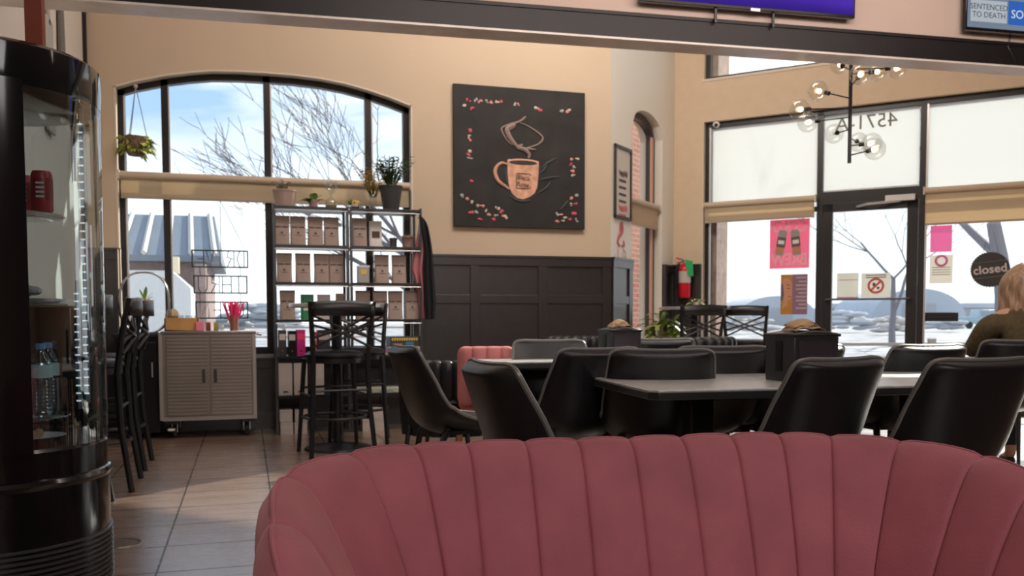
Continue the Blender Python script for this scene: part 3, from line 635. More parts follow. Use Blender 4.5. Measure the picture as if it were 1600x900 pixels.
# entry bar table and stools
eb = onz(1078, 482, 1.07); 
E1 = ony(1078, 482, 8.35); bar_table(E1.x, 8.25, .36, 'round bar table by the entry with a plant beside it')
s1 = ony(1096, 490, 7.75); stool(s1.x-.03, 7.86, radians(84), 'black cross-back bar stool in front of the leafy plant near the entry')
s2_ = ony(1158, 490, 8.1); stool(s2_.x+.14, 8.2, radians(52), 'slim looking black cross-back bar stool against the bright glass, right of the plant')
# ---------------------------------------------------------------- cylindrical glass cooler at the left edge
FC = dep(-13, 600, 2.92); FR = .345
ck = thing('display_cooler', 'tall black cylindrical drinks cooler with a curved glass front at the left edge', 'refrigerator', (FC.x, FC.y, 0), 0)
mb = MB(); mb.lathe([(0, .02), (FR-.03, .02), (FR-.03, 0), (FR+.012, 0), (FR+.012, .05), (FR+.002, .06), (FR+.002, .445), (FR+.006, .45), (FR+.012, .462), (FR+.006, .474), (FR-.002, .478), (FR-.002, .56), (FR-.01, .57), (0, .57)], 64); mb.build('base', GLOSSB, ck)
mb = MB()
for k in range(11):
    z = .09+.017*k; mb.lathe([(FR+.001, z), (FR+.009, z+.002), (FR+.009, z+.008), (FR+.001, z+.010)], 48, a0=radians(-95), a1=radians(20))
mb.build('vent_grille', mat('grey_grille', (.05, .05, .055), .3), ck)
mb = MB(); mb.lathe([(0, 1.80), (FR-.02, 1.80), (FR+.002, 1.785), (FR+.004, 1.72), (FR+.001, 1.665), (FR-.02, 1.66), (0, 1.66)], 64); mb.build('top_cap', mat('smoked_cap', (.008, .009, .011), .08), ck)
G0, G1 = radians(-62), radians(105)
mb = MB(); mb.lathe([(FR, .57), (FR, 1.665)], 60, a0=G0, a1=G1); mb.build('curved_glass', GLASSF, ck)
mb = MB(); mb.lathe([(FR+.002, .57), (FR+.002, 1.665), (FR-.02, 1.665), (FR-.02, .57), (FR+.002, .57)], 60, a0=G1, a1=G0+2*pi); mb.build('rear_shell', mat('cooler_shell', (.012, .013, .015), .25), ck)
mb = MB()
for a in (G1-radians(2), radians(18)): mb.lathe([(FR+.004, .56), (FR+.004, 1.67), (FR-.014, 1.67), (FR-.014, .56)], 3, a0=a, a1=a+radians(3.5))
mb.build('glass_edge_strip', mat('pale_edge_strip', (.5, .6, .62), .15), ck)
# front jamb (black flat post facing the lounge)
mb = MB()
mb.lathe([(FR+.006, .56), (FR+.006, 1.68), (FR-.03, 1.68), (FR-.03, .56)], 10, a0=radians(-128), a1=radians(-59)); mb.build('front_jamb', GLOSSB, ck)
LZ = [.65, 1.02, 1.31]
def ckp(lat, dp_): return (lat*.958+dp_*.286, -lat*.286+dp_*.958)
for (lat, dp_), z0_, n_ in (((.175, .235), .68, 15), ((.283, .07), .72, 34)):
    x, y = ckp(lat, dp_); a = -YAW+pi/2; mb = MB(); mb.bb((x-.006, y-.004, z0_-.03), (x+.006, y+.008, z0_+.027*n_+.02)); st = mb.build('light_strip', mat('grey_strip', (.2, .22, .23), .3), ck)
    mb = MB()
    for k in range(n_): mb.box((x-.010*cos(a), y-.010*sin(a), z0_+.027*k), (.015, .005, .005), rz=-YAW)
    mb.build('led', LED, st)
for z in LZ:
    mb = MB(); mb.lathe([(0, z-.006), (.20, z-.006), (.205, z-.003), (.20, z), (0, z)], 40, (*ckp(.03, 0), 0)); mb.build('glass_shelf', GLASSC, ck)
mb = MB(); mb.cyl((*ckp(.03, 0), .57), .012, 1.09, 10); mb.build('shelf_rod', CHROME, ck)
PET = glass('bottle_plastic', (.80, .90, .95), .16, .05)
def bottle(x, y, z, label, s=1.0, colr=None, lab=None):
    t = thing('water_bottle', label, 'bottle', (FC.x+x, FC.y+y, z), 0, 'clear water bottles in the cooler')
    pr = [(0, 0), (.030, 0), (.033, .01)]
    for k in range(9): pr += [(.033, .02+.012*k), (.030, .026+.012*k)]
    pr += [(.033, .135), (.034, .16), (.030, .185), (.018, .205), (.0135, .215), (.0135, .225)]
    mb = MB(); mb.lathe([(r*s, q*s) for r, q in pr], 20); mb.build('body', PET, t)
    mb = MB(); mb.lathe([(0, .222*s), (.0155*s, .222*s), (.0155*s, .240*s), (0, .240*s)], 14); mb.build('cap', mat('blue_cap', (.15, .4, .8), .4), t)
    mb = MB(); mb.lathe([(.0345*s, .130*s), (.0345*s, .172*s)], 20); mb.build('paper_label', mat('bottle_label', (.55, .75, .78), .5), t)
for i, (x, y) in enumerate((ckp(.19, -.05), ckp(.105, -.12), ckp(.15, .07), ckp(.06, -.03))):
    bottle(x, y, .6502, ['clear water bottle at the right of the lower cooler shelf', 'clear water bottle at the front of the lower cooler shelf', 'clear water bottle toward the back of the lower cooler shelf', 'clear water bottle half behind the cooler jamb'][i])
def can(x, y, z, lab, c1, c2, h=.16, r=.027, cat='can'):
    t = thing('canned_drink', lab, cat, (FC.x+x, FC.y+y, z), 0, 'canned drinks in the cooler')
    mb = MB(); mb.lathe([(0, 0), (r-.004, 0), (r, .006), (r, h-.012), (r-.005, h), (0, h)], 20); mb.build('body', c1, t)
    mb = MB(); mb.lathe([(r+.0006, h*.28), (r+.0006, h*.82)], 20); mb.build('band', c2, t)
    for k in range(4): 
        mb = MB(); mb.bb((-.012, -r-.0015, h*(.34+.11*k)), (.012, -r-.0003, h*(.34+.11*k)+.006)); mb.build('printed_line', WHITE, t)
can(*ckp(.152, -.11), .6502, 'black canned coffee with a salmon base on the lower cooler shelf', mat('salmon_can', (.62, .32, .26), .4), mat('black_can', (.02, .02, .025), .35))
for i, (x, y, l) in enumerate(((*ckp(.205, -.04), 'right red can'), (*ckp(.135, -.08), 'middle red can'), (*ckp(.10, .05), 'rear red can'))):
    can(x, y, 1.3102, l+' on the upper shelf of the cooler', mat('red_can', (.5, .03, .06), .3), mat('dark_red_band', (.28, .01, .03), .35), h=.13, r=.032)
# pastries and papers lower in the cooler
t = thing('pastry_tray', 'clear tray of wrapped snacks on the middle cooler shelf', 'tray', (FC.x+ckp(.13, -.03)[0], FC.y+ckp(.13, -.03)[1], 1.0205), 0)
mb = MB(); mb.lathe([(0, 0), (.10, 0), (.12, .012), (.118, .014), (.098, .003), (0, .003)], 24); mb.build('tray', CHROME, t)
mb = MB()
for k in range(9): mb.ball((random.uniform(-.06, .06), random.uniform(-.06, .06), .03+random.uniform(0, .015)), .026, 8, (1, .8, .6))
mb.build('wrapped_snack', mat('cellophane', (.5, .55, .55), .15), t)
t = thing('bowl', 'pale round dish on the bottom of the cooler', 'bowl', (FC.x+ckp(.15, -.05)[0], FC.y+ckp(.15, -.05)[1], .5705), 0)
mb = MB(); mb.lathe([(0, 0), (.05, 0), (.10, .022), (.105, .022), (.05, .006), (0, .006)], 28); mb.build('dish', mat('white_ceramic', (.7, .72, .74), .2), t)
mb = MB()
for k in range(8): mb.ball((random.uniform(-.05, .03), random.uniform(-.04, .04), .028), .016, 7)
mb.build('nut', mat('tan_nuts', (.45, .32, .18), .7), t)

q = ckp(.150, .05); t = thing('wooden_board', 'narrow red brown wooden board standing upright on top of the drinks cooler', 'board', (FC.x+q[0], FC.y+q[1], 1.8005), -YAW); MB().bb((-.029, -.01, 0), (.029, .012, .62)).build('board', WOODR, t, bevel=.002)
# ---------------------------------------------------------------- utensil shaped decor on the left wall
def leftw(Y, z): return Vector((XL+.01, Y, z))
t = thing('wall_whisk', 'dark metal whisk hanging on the pale left wall above the cooler', 'wall decoration', leftw(6.05, 2.62))
mb = MB()
for k in (-2, -1, 0, 1, 2):
    mb.tube([(.02, k*.035*sin(pi*j/12), .0-.34*(j/12)*1.0) for j in range(13)], .006, 5)
mb.build('wire', DPOT, t); mb = MB(); mb.tube([(.02, 0, 0), (.02, 0, .45)], .018); mb.build('handle', DPOT, t)
t = thing('wall_board', 'pale grey long-handled board on the left wall beside the whisk', 'wall decoration', leftw(6.6, 2.2))
mb = MB(); mb.bb((0, -.11, 0), (.02, .11, .75)); mb.bb((0, -.03, .7), (.02, .03, 1.05)); mb.build('board', mat('grey_board', (.42, .40, .38), .7), t, bevel=.008)
t = thing('wall_spatula', 'dark spatula shape hung on the left wall near the corner', 'wall decoration', leftw(7.05, 2.62))
mb = MB(); mb.prism([(-.10, 0), (.06, -.08), (.10, .05), (.05, .6), (-.06, .6)], (0, 0, 0), (0, 1, 0), (0, 0, 1), (1, 0, 0), .02); mb.build('blade', mat('grey_spatula', (.16, .15, .14), .6), t)
mb = MB(); mb.bb((0, -.02, .58), (.02, .02, 1.0)); mb.build('handle', DPOT, t)
t = thing('wall_fork', 'small dark fork shape low on the left wall near the corner', 'wall decoration', leftw(7.45, 2.36))
mb = MB()
for k in (-1, 0, 1): mb.bb((0, k*.045-.012, .08), (.015, k*.045+.012, .30))
mb.bb((0, -.06, .05), (.015, .06, .10)); mb.bb((0, -.015, -.35), (.015, .015, .06)); mb.build('fork', DPOT, t)
mb = MB(); mb.bb((XL, YB-.05, 2.55), (XL+.03, YB-.02, HB)); struct(mb.build('trim_15', BLKW, smooth=False))
# wall ledge where the left stools stand, and things on it
t = thing('bar_ledge', 'narrow white-edged bar ledge along the left wall behind the stools', 'counter', (XL+.014, 0, 0))
mb = MB(); mb.bb((.0, 4.3, 1.035), (.33, 6.62, 1.07)); mb.build('top', mat('pale_ledge_top', (.62, .58, .52), .35), t, bevel=.004)
mb = MB(); mb.bb((.02, 4.3, .10), (.10, 6.6, 1.035)); mb.build('panel', BLKW, t)
for y in (4.4, 5.5, 6.5): mb = MB(); mb.bb((.10, y-.02, .75), (.28, y+.02, 1.035)); mb.build('bracket', BLK, t)
t = thing('wooden_box', 'honey wood box end just under the left ledge top', 'box', (XL+.17, 6.56, 0)); 
mb = MB(); mb.bb((-.0, -.02, .93), (.14, .03, 1.03)); mb.build('box', mat('tan_box', (.42, .28, .16), .6), t, bevel=.003)
t.location.y = 6.66
# dark low cabinet between the ledge and the steel cart
t = thing('low_cabinet', 'low black cabinet under the window, left of the steel cart', 'cabinet', (-.83, 7.85, 0))
mb = MB(); mb.bb((-.17, -.19, .05), (.15, .2, .82)); mb.build('body', BLKW, t, bevel=.004)
mb = MB(); mb.bb((-.19, -.21, .82), (.16, .21, .85)); mb.build('top', BLK, t, bevel=.004)
mb = MB(); mb.bb((-.15, -.205, .1), (.13, -.19, .78)); dd = mb.build('door', BLKW, t, bevel=.003); mb = MB(); mb.tube([(.10, -.215, .5), (.10, -.215, .62)], .006); mb.build('handle', ALU, dd)
# hoop planter
hp = ony(226, 480, 7.75)
t = thing('hoop_planter', 'tall oval metal hoop stand with a small potted plant inside, by the window', 'planter', (hp.x, 7.75, 0))
c_, a_, b__ = 0, .185, .245; zc = .852+b__
mb = MB(); mb.tube([(a_*math.copysign(abs(cos(2*pi*k/60))**.8, cos(2*pi*k/60)), 0, zc+b__*math.copysign(abs(sin(2*pi*k/60))**.8, sin(2*pi*k/60))) for k in range(60)], .009, 8, closed=True); mb.build('hoop', CHROME, t)
mb = MB(); mb.tube([((a_+.012)*math.copysign(abs(cos(2*pi*k/60))**.8, cos(2*pi*k/60)), .03, zc+b__*math.copysign(abs(sin(2*pi*k/60))**.8, sin(2*pi*k/60))) for k in range(60)], .006, 8, closed=True); mb.build('back_hoop', BLK, t)
mb = MB(); mb.bb((-.1, -.05, .85), (.1, .06, .858)); mb.build('foot_plate', BLK, t)
mb = MB(); mb.cyl((0, .01, .858), .006, zc-.03-.858, 8); mb.build('pot_stem', BLK, t)
mb = MB(); mb.lathe([(0, zc-.04), (.035, zc-.04), (.05, zc), (.046, zc+.02), (.04, zc+.015), (0, zc+.012)], 20); mb.build('pot', mat('brown_glazed_pot', (.08, .06, .035), .3), t)
mb = MB()
for k in range(6): a = k*1.1; mb.ball((.032*cos(a), .032*sin(a)-.01, zc+.022), .014, 7)
mb.build('flower', mat('orange_flower', (.9, .45, .15), .6), t)
def leaf(mb, base, d, l, w, droop=.3, n=6, tw=0):
    base, d = Vector(base), Vector(d).normalized(); sd_ = d.cross(Vector((0, 0, 1)))
    if sd_.length < .05: sd_ = Vector((1, 0, 0))
    sd_.normalize()
    if tw: sd_ = Matrix.Rotation(tw, 3, d) @ sd_
    vs = []
    for i in range(n+1):
        q = i/n; p = base+d*l*q+Vector((0, 0, -droop*l*q*q)); ww = w*sin(pi*min(.98, q*.92+.06))**.8*.5
        vs += [p-sd_*ww, p+Vector((0, 0, -ww*.25)), p+sd_*ww]
    fs = []
    for i in range(n): fs += [(3*i, 3*i+1, 3*i+4, 3*i+3), (3*i+1, 3*i+2, 3*i+5, 3*i+4)]
    mb.add(vs, fs)
mb = MB()
for a, el, l in ((2.2, 1.0, .11), (1.2, 1.3, .13), (.4, .8, .10), (-.3, .5, .08), (3.0, .5, .08)): leaf(mb, (0, 0, zc+.02), (cos(a)*cos(el), .2*sin(a), sin(el)), l, .035, .1)
mb.build('leaves', LEAFG, t, ang=180)

# ---------------------------------------------------------------- steel rolling cart and what stands on it
cx = (ony(252, 560, 7.6).x+ony(400, 560, 7.6).x)/2
t = thing('rolling_cabinet', 'brushed steel rolling cabinet with two ribbed doors under the window', 'cabinet', (cx, 7.84, 0))
w, d = .36, .23
mb = MB(); mb.bb((-w, -d, .145), (w, d, .845)); mb.build('body', STEEL, t, bevel=.004)
mb = MB(); mb.bb((-w-.006, -d-.012, .845), (w+.006, d, .868)); mb.build('worktop', mat('bright_steel_top', (.55, .5, .5), .22, .9), t, bevel=.004)
mb = MB(); mb.bb((-w-.004, -d-.006, .145), (w+.004, -d, .175)); mb.build('bottom_rail', mat('pale_steel_rail', (.45, .41, .39), .4, .6), t)
for sx in (-1, 1): mb = MB(); mb.bb((sx*w-.022, -d-.008, .15), (sx*w+.004, -d, .845)); mb.build('corner_post', mat('pale_steel_rail', (.45, .41, .39), .4, .6), t)
mb = MB(); mb.tube([(w+.01, -.2, .84), (w+.045, -.2, .835), (w+.045, .18, .835), (w+.01, .18, .84)], .009); mb.build('side_handle', CHROME, t)
for sx in (-1, 1):
    mb = MB(); x0, x1 = (sx*.006, sx*(w-.03)); xa, xb = min(x0, x1), max(x0, x1); z = .185
    ribs = [.185+.0285*k for k in range(23)]
    mb.bb((xa, -d-.010, .185), (xb, -d-.001, .828))
    for i, z in enumerate(ribs):
        plain = 7 <= i <= 13
        mb.bb((xa+.008, -d-(.0125 if plain else .019), z+.004), (xb-.008, -d-.009, z+.020))
    do = mb.build('door', STEEL, t, smooth=False, bevel=.002)
    mb = MB(); mb.bb((sx*.045-.012, -d-.026, .45), (sx*.045+.012, -d-.012, .56)); hh = mb.build('handle', mat('dark_recess', (.05, .045, .04), .4), do, bevel=.004)
    for sy in (-1, 1):
        ca = MB(); ca.bb((sx*.30-.05, sy*.16-.05, .118), (sx*.30+.05, sy*.16+.05, .145)); c_o = ca.build('caster', BLK, t)
        q = MB(); q.lathe([(0, -.016), (.045, -.016), (.052, 0), (.045, .016), (0, .016)], 24, (sx*.30-sx*.02, sy*.16, .052), M=Matrix.Rotation(pi/2, 3, 'Y')); q.build('wheel', BLK, c_o)
        q = MB(); q.prism([(-.02, .12), (.02, .12), (.012, .045), (-.012, .045)], (sx*.30+.005, sy*.16, 0), (0, 1, 0), (0, 0, 1), (sx, 0, 0), .005); q.prism([(-.02, .12), (.02, .12), (.012, .045), (-.012, .045)], (sx*.30-sx*.045, sy*.16, 0), (0, 1, 0), (0, 0, 1), (sx, 0, 0), .005); q.build('fork', ALU, c_o)
        if sx < 0 and sy < 0: q = MB(); q.box((sx*.30, sy*.16-.07, .075), (.05, .06, .012)); q.build('brake_lever', WHITE, c_o)
CT = .869
def on_cart(px, Y=7.72): return ony(px, 510, Y).x
x0, x1 = on_cart(258), on_cart(311)
t = thing('wooden_crate', 'honey wood crate full of clear cups on the steel cabinet', 'crate', ((x0+x1)/2, 7.74, CT)); hw = (x1-x0)/2
mb = MB(); mb.bb((-hw, -.1, 0), (hw, .1, .012)); mb.bb((-hw, -.1, 0), (hw, -.088, .105)); mb.bb((-hw, .088, 0), (hw, .1, .105)); mb.build('box', WOODL, t, bevel=.002)
mb = MB(); mb.bb((-hw, -.1, 0), (-hw+.012, .1, .105)); mb.bb((hw-.012, -.1, 0), (hw, .1, .105)); mb.build('end_board', WOODL, t, bevel=.002)
for k in range(5):
    x = (x0+x1)/2-hw+.035+.045*k
    tag(MB().lathe([(0, 0), (.014, 0), (.020, .11), (.018, .11), (.012, .004), (0, .004)], 14).build('plastic_cup', GLASSC, loc=(x, 7.71+.03*(k % 2), CT+.016)), ['leftmost', 'second', 'middle', 'fourth', 'rightmost'][k]+' clear cup of those standing in the wooden crate', 'cup', 'clear cups in the wooden crate')
tag(MB().bb((-.03, -.03, 0), (.03, .03, .075)).build('pink_box', mat('pink_card', (.9, .25, .35), .5), loc=(on_cart(313)+.0, 7.64, CT), bevel=.003), 'small pink box at the right end of the wooden crate', 'box')
def jar(px, c, lab):
    t = thing('spice_jar', lab, 'jar', (on_cart(px), 7.66, CT), 0, 'small square jars on the steel cabinet')
    MB().lathe([(0, 0), (.024, 0), (.026, .004), (.026, .062), (.022, .068), (0, .068)], 4).build('contents', c, t, rz=pi/4); MB().lathe([(0, .068), (.025, .068), (.025, .080), (0, .080)], 16).build('lid', GLASSC, t)
jar(326, mat('dark_red_spice', (.25, .05, .04), .7), 'small jar of dark red contents on the steel cabinet')
jar(338, mat('olive_spice', (.42, .36, .06), .7), 'small jar of olive green contents on the steel cabinet')
t = thing('straw_holder', 'copper cylinder packed with hot pink straws on the steel cabinet', 'holder', (on_cart(366), 7.70, CT))
MB().lathe([(0, 0), (.036, 0), (.036, .125), (.032, .125), (.032, .01), (0, .01)], 24).build('cup', mat('copper_cup', (.42, .20, .14), .35, .6), t)
for k in range(38):
    a = random.uniform(0, 2*pi); r0 = random.uniform(0, .022); r1 = r0+random.uniform(.01, .075); h = random.uniform(.205, .245)
    MB().tube([(r0*cos(a), r0*sin(a), .02), (r1*cos(a), r1*sin(a)*.6, h)], .0055, 6).build('straw', HOTP, t)
t = thing('glass_bowl', 'amber lidded dish on the wooden crate end, near the hoop', 'bowl', (on_cart(268), 7.80, CT))
MB().bb((-.05, -.04, 0), (.05, .04, .12)).build('stand', WOODL, t); MB().lathe([(0, .12), (.055, .12), (.05, .15), (.030, .178), (0, .18)], 4).build('lid', mat('amber_glass', (.55, .45, .30), .3), t)

# ---------------------------------------------------------------- metal racks in front of the window
YR0, YR1 = 7.60, 7.93
xs = [ony(428, 450, YR0).x, ony(547, 450, YR0).x, ony(660, 450, YR0).x]
zs_ = [ony(500, y, YR0).z for y in (323, 383, 441, 499, 556, 617, 678)]
def rack(x0, x1, label):
    t = thing('shelving_rack', label, 'shelf', ((x0+x1)/2, YR0, 0), 0, 'black metal racks at the window'); h = (x1-x0)/2
    for sx in (-1, 1):
        for y in (.012, YR1-YR0-.012): MB().bb((sx*h-.011, y-.011, 0), (sx*h+.011, y+.011, zs_[0]+.012)).build('post', mat('grey_rack_post', (.06, .06, .065), .35, .3), t)
    for z in zs_: MB().bb((-h, 0, z-.022), (h, YR1-YR0, z)).build('shelf', BLK, t, bevel=.002)
    for i, z in enumerate(zs_[:4]): MB().tube([(-h, .0, z-.035), (h, .0, z-.035)], .004, 6).build('crossbar', ALU, t)
    return t
rack(xs[0]+.012, xs[1]-.014, 'left black metal rack of coffee bags in front of the window')
rack(xs[1]+.014, xs[2]-.012, 'right black metal rack in front of the window, coats hanging at its end')
# coffee bags
def make_bag():
    t = thing('coffee_bag', 'x', 'bag'); w, d, h = .064, .034, .232
    def f(u, v):
        a = 2*pi*u; z = v*h; k = 1-(v**2.2); dd = d*k+.002; ww = w*(1-.05*sin(pi*v))
        s_ = lambda q: math.copysign(abs(q)**.45, q)
        return Vector((ww*s_(cos(a)), dd*s_(sin(a))+.0, z))
    mb = MB(); mb.grid(f, 28, 12, cu=True); mb.add([f(i/28, 0) for i in range(28)], [tuple(range(28))]); mb.build('pouch', KRAFT, t, ang=60)
    MB().bb((-w*.98, -.004, h-.004), (w*.98, .004, h+.012)).build('folded_top', mat('bag_fold', (.33, .25, .21), .8), t)
    mb = MB()
    for k in range(11):
        if k != 5: mb.bb((-.050+.0092*k, -.0275, .146), (-.050+.0092*k+.0062, -.0238, .157))
    q = mb.build('printed_name', PRINT, t, smooth=False); q['kind'] = 'stuff'
    MB().prism([(-.010, .110), (.010, .110), (.007, .096), (-.007, .096)], (0, -.0338, 0), (1, 0, 0), (0, 0, 1), (0, 1, 0), .003).build('printed_cup', PRINT, t, smooth=False)
    MB().bb((-.028, -.036, .083), (.028, -.033, .0855)).build('printed_line', mat('faint_print', (.25, .19, .17), .8), t, smooth=False)
    return t
bag0 = make_bag(); first = True; GB = 'kraft coffee bags on the window racks'
rows = [(1, [441, 466, 493, 518], ['far left', 'second', 'third', 'fourth'], 'top shelf of the left rack'), (1, [562], ['lone'], 'top shelf of the right rack'),
        (2, [444, 473, 502, 525], ['far left', 'second', 'third', 'fourth'], 'second shelf of the left rack'), (2, [596, 623], ['left', 'right'], 'second shelf of the right rack'),
        (3, [448], ['lone'], 'third shelf of the left rack'), (3, [566, 593, 617, 643], ['far left', 'second', 'third', 'far right'], 'third shelf of the right rack')]
for zi, pxs, names, where in rows:
    for px, nm in zip(pxs, names):
        lab = f'{nm} kraft coffee bag with dark print on the {where}'; loc = (ony(px, 400, 7.70).x, 7.70, zs_[zi]+.0005); rz = random.uniform(-.08, .08)
        if first: bag0.location = loc; bag0['label'] = lab; bag0['group'] = GB; first = False
        else: dup(bag0, loc, rz, lab, GB)
def pouch(px, zi, colr, lab, h=.21, w=.055, extra=None, Y=7.72):
    t = thing('snack_pouch', lab, 'bag', (ony(px, 400, Y).x, Y, zs_[zi]+.0005), 0)
    def f(u, v):
        a = 2*pi*u; k = 1-v**2; s_ = lambda q: math.copysign(abs(q)**.5, q)
        return Vector((w*s_(cos(a)), (.028*k+.002)*s_(sin(a)), v*h))
    mb = MB(); mb.grid(f, 24, 10, cu=True); mb.build('pouch', colr, t, ang=60)
    if extra: MB().bb((-w*.6, -.030, h*.35), (w*.6, -.024, h*.6)).build('printed_panel', extra, t)
pouch(479, 3, mat('green_bag', (.02, .22, .09), .5), 'dark green snack bag with pale print on the third shelf of the left rack', extra=WHITE)
pouch(505, 3, OFFW, 'pale round-printed bag with a green corner on the third shelf of the left rack', extra=mat('green_bag', (.02, .22, .09), .5))
pouch(531, 3, KRAFT, 'narrow brown pouch behind the bar stool on the third shelf of the left rack', h=.22, w=.04)
pouch(587, 1, WHITE, 'white pouch with a dark picture panel on the top shelf of the right rack', h=.225, w=.055, extra=mat('dark_picture', (.10, .05, .035), .6))
t = thing('tea_tin', 'small silver tin with a yellow label on the second shelf of the right rack', 'tin', (ony(567, 400, 7.72).x, 7.72, zs_[2]))
MB().bb((-.05, -.04, 0), (.05, .04, .145)).build('tin', mat('tin_metal', (.35, .34, .32), .4, .5), t, bevel=.004); MB().bb((-.022, -.043, .075), (.022, -.040, .115)).build('paper_label', YELF, t); MB().bb((-.052, -.042, .135), (.052, .042, .15)).build('lid', ALU, t)
def pot(px, zi, mm, h, r0, r1, lab, plant, Y=7.75, zz=None):
    t = thing('potted_plant', lab, 'plant', (ony(px, 330, Y).x, Y, (zs_[zi] if zz is None else zz)+.0005))
    MB().lathe([(0, 0), (r0, 0), (r1, h-.015), (r1+.004, h-.015), (r1+.004, h), (r1-.004, h), (r1-.008, h-.02), (0, h-.02)], 28).build('pot', mm, t)
    plant(t, h); return t
def pl_leaf(n, l, w, m_, el0=.3, el1=1.2, droop=.3, seed=1, name='leaves'):
    def f(t, h):
        R = random.Random(seed); mb = MB()
        for k in range(n):
            a = 2*pi*k/n+R.uniform(-.4, .4); el = R.uniform(el0, el1); leaf(mb, (0, 0, h-.02), (cos(a)*cos(el), sin(a)*cos(el), sin(el)), l*R.uniform(.7, 1.1), w*R.uniform(.7, 1.2), droop)
        mb.build(name, m_, t, ang=180)
    return f
def pl_tuft(n, l, m_, seed, fl=None, spread=.6, w=.03):
    def f(t, h):
        R = random.Random(seed); st_ = MB(); lv = MB(); fw_ = MB()
        for k in range(n):
            a = R.uniform(0, 2*pi); s_ = R.uniform(.05, spread); L_ = l*R.uniform(.55, 1); b = Vector((.02*cos(a), .02*sin(a), h-.02)); tip = b+Vector((cos(a)*s_*L_, sin(a)*s_*L_*.7, L_))
            st_.tube([b, (b+tip)/2+Vector((0, 0, .02)), tip], [.003, .0025, .0015], 4)
            for j in range(7):
                q = .3+.7*j/7; p = b.lerp(tip, q); aa = R.uniform(0, 6.3)
                leaf(lv, p, (cos(aa), sin(aa), .5), w*R.uniform(.8, 1.3), w*.45, .2, 3)
            if fl and R.random() < .6:
                leaf(fw_, tip, (cos(a), sin(a), .4), .03, .022, .2, 3)
        st_.build('stems', LEAFD, t); lv.build('leaves', m_, t, ang=180)
        if fl: fw_.build('petals', fl, t, ang=180)
    return f
pot(445, 0, mat('pinkish_glazed_pot', (.42, .30, .26), .4), .145, .085, .095, 'wide pinkish pot with a low trailing plant at the left end of the rack top', pl_tuft(16, .10, mat('dusty_leaf', (.40, .28, .22), .7), 3, mat('pale_pink_petal', (.85, .65, .62), .6), 1.4, .03))
pot(490, 0, mat('mauve_pot', (.38, .25, .25), .6), .072, .036, .040, 'small mauve pot with a bright green leafy plant on the rack top', pl_leaf(11, .15, .055, LEAFG, .35, 1.3, .45, 5))
pot(611, 0, DPOT, .215, .068, .098, 'large charcoal pot with a dark bushy plant on the right of the rack top', pl_tuft(48, .29, LEAFD, 8, None, .85, .048))
# yellow flowering plant beside it
pot(583, 0, GLASSC, .14, .030, .036, 'yellow flowering stems in a glass on the rack top, left of the charcoal pot', pl_tuft(22, .27, mat('yellow_leaf', (.70, .45, .08), .6), 11, YELF, .75, .045), Y=7.80)
pot(614, 1, DPOT, .085, .030, .032, 'tiny dark pot on the top shelf of the right rack', pl_leaf(5, .05, .02, LEAFD, .4, 1.2, .3, 15))
pot(637, 1, TERRA, .105, .048, .052, 'clay coloured pot with yellow green leaves on the top shelf of the right rack', pl_leaf(9, .10, .035, LEAFY, .2, 1.2, .4, 17))
t = thing('hourglass', 'large clear glass hourglass with sand in its base on the rack top', 'hourglass', (ony(517, 300, 7.74).x, 7.74, zs_[0]))
MB().lathe([(0, 0), (.052, 0), (.052, .012), (0, .012)], 24).build('base', DPOT, t)
MB().lathe([(.045, .012), (.055, .035), (.050, .065), (.012, .105), (.006, .112), (.012, .12), (.050, .16), (.062, .195), (.052, .235), (.03, .25), (0, .253)], 28).build('bulb', GLASSC, t)
MB().lathe([(0, .013), (.043, .013), (.048, .030), (.02, .045), (0, .05)], 20).build('sand', mat('sand', (.45, .34, .18), .9), t)
t = thing('silver_bowl', 'small round silver bowl with yellow blooms in the middle of the rack top', 'bowl', (ony(555, 310, 7.72).x, 7.72, zs_[0]))
MB().lathe([(0, 0), (.022, 0), (.040, .022), (.036, .048), (.032, .048), (.0, .03)], 24).build('bowl', CHROME, t)
mb = MB()
for k in range(9): mb.ball((.024*cos(k*.9), .024*sin(k*.9), .055+.01*(k % 2)), .013, 7)
mb.build('bloom', YELF, t); mb = MB()
for k in range(4): leaf(mb, (-.03, 0, .03), (-1+.3*k, .3*(-1)**k, .9), .07, .03, .2)
mb.build('leaves', LEAFG, t, ang=180)
# binders, files and boxes on the lower shelves
def upright(px, zi, w, h, m_, lab, name='binder', cat='binder', grp=None, d=.2, lean=0):
    o = MB().bb((-w/2, 0, 0), (w/2, d, h)); t = thing(name, lab, cat, (ony(px, 560, 7.62).x, 7.62, zs_[zi]+.0005), 0, grp)
    o.build('cover', m_, t, bevel=.002); MB().bb((-w/2+.006, -.002, h*.62), (w/2-.006, 0, h*.86)).build('spine_label', OFFW if m_ is not MAG else HOTP, t); MB().cyl((0, 0, 0), .008, .003, 10).build('finger_hole', CHROME, t, loc=(0, -.0005, h*.2)).rotation_euler = (pi/2, 0, 0)
    if lean: t.rotation_euler[1] = lean
upright(442, 4, .062, .215, DPOT, 'left dark binder on the fourth shelf of the left rack', grp='binders on the left rack')
upright(457, 4, .062, .210, BLKW, 'second dark binder on the fourth shelf of the left rack', grp='binders on the left rack')
upright(471, 4, .070, .218, MAG, 'magenta binder standing beside the two dark ones on the left rack', grp='binders on the left rack')
upright(492, 4, .04, .20, mat('red_card', (.6, .05, .10), .5), 'thin red binder seen through the stool back on the left rack', grp='binders on the left rack')
upright(507, 4, .10, .215, DPOT, 'wide dark binder seen through the stool back on the left rack', grp='binders on the left rack')
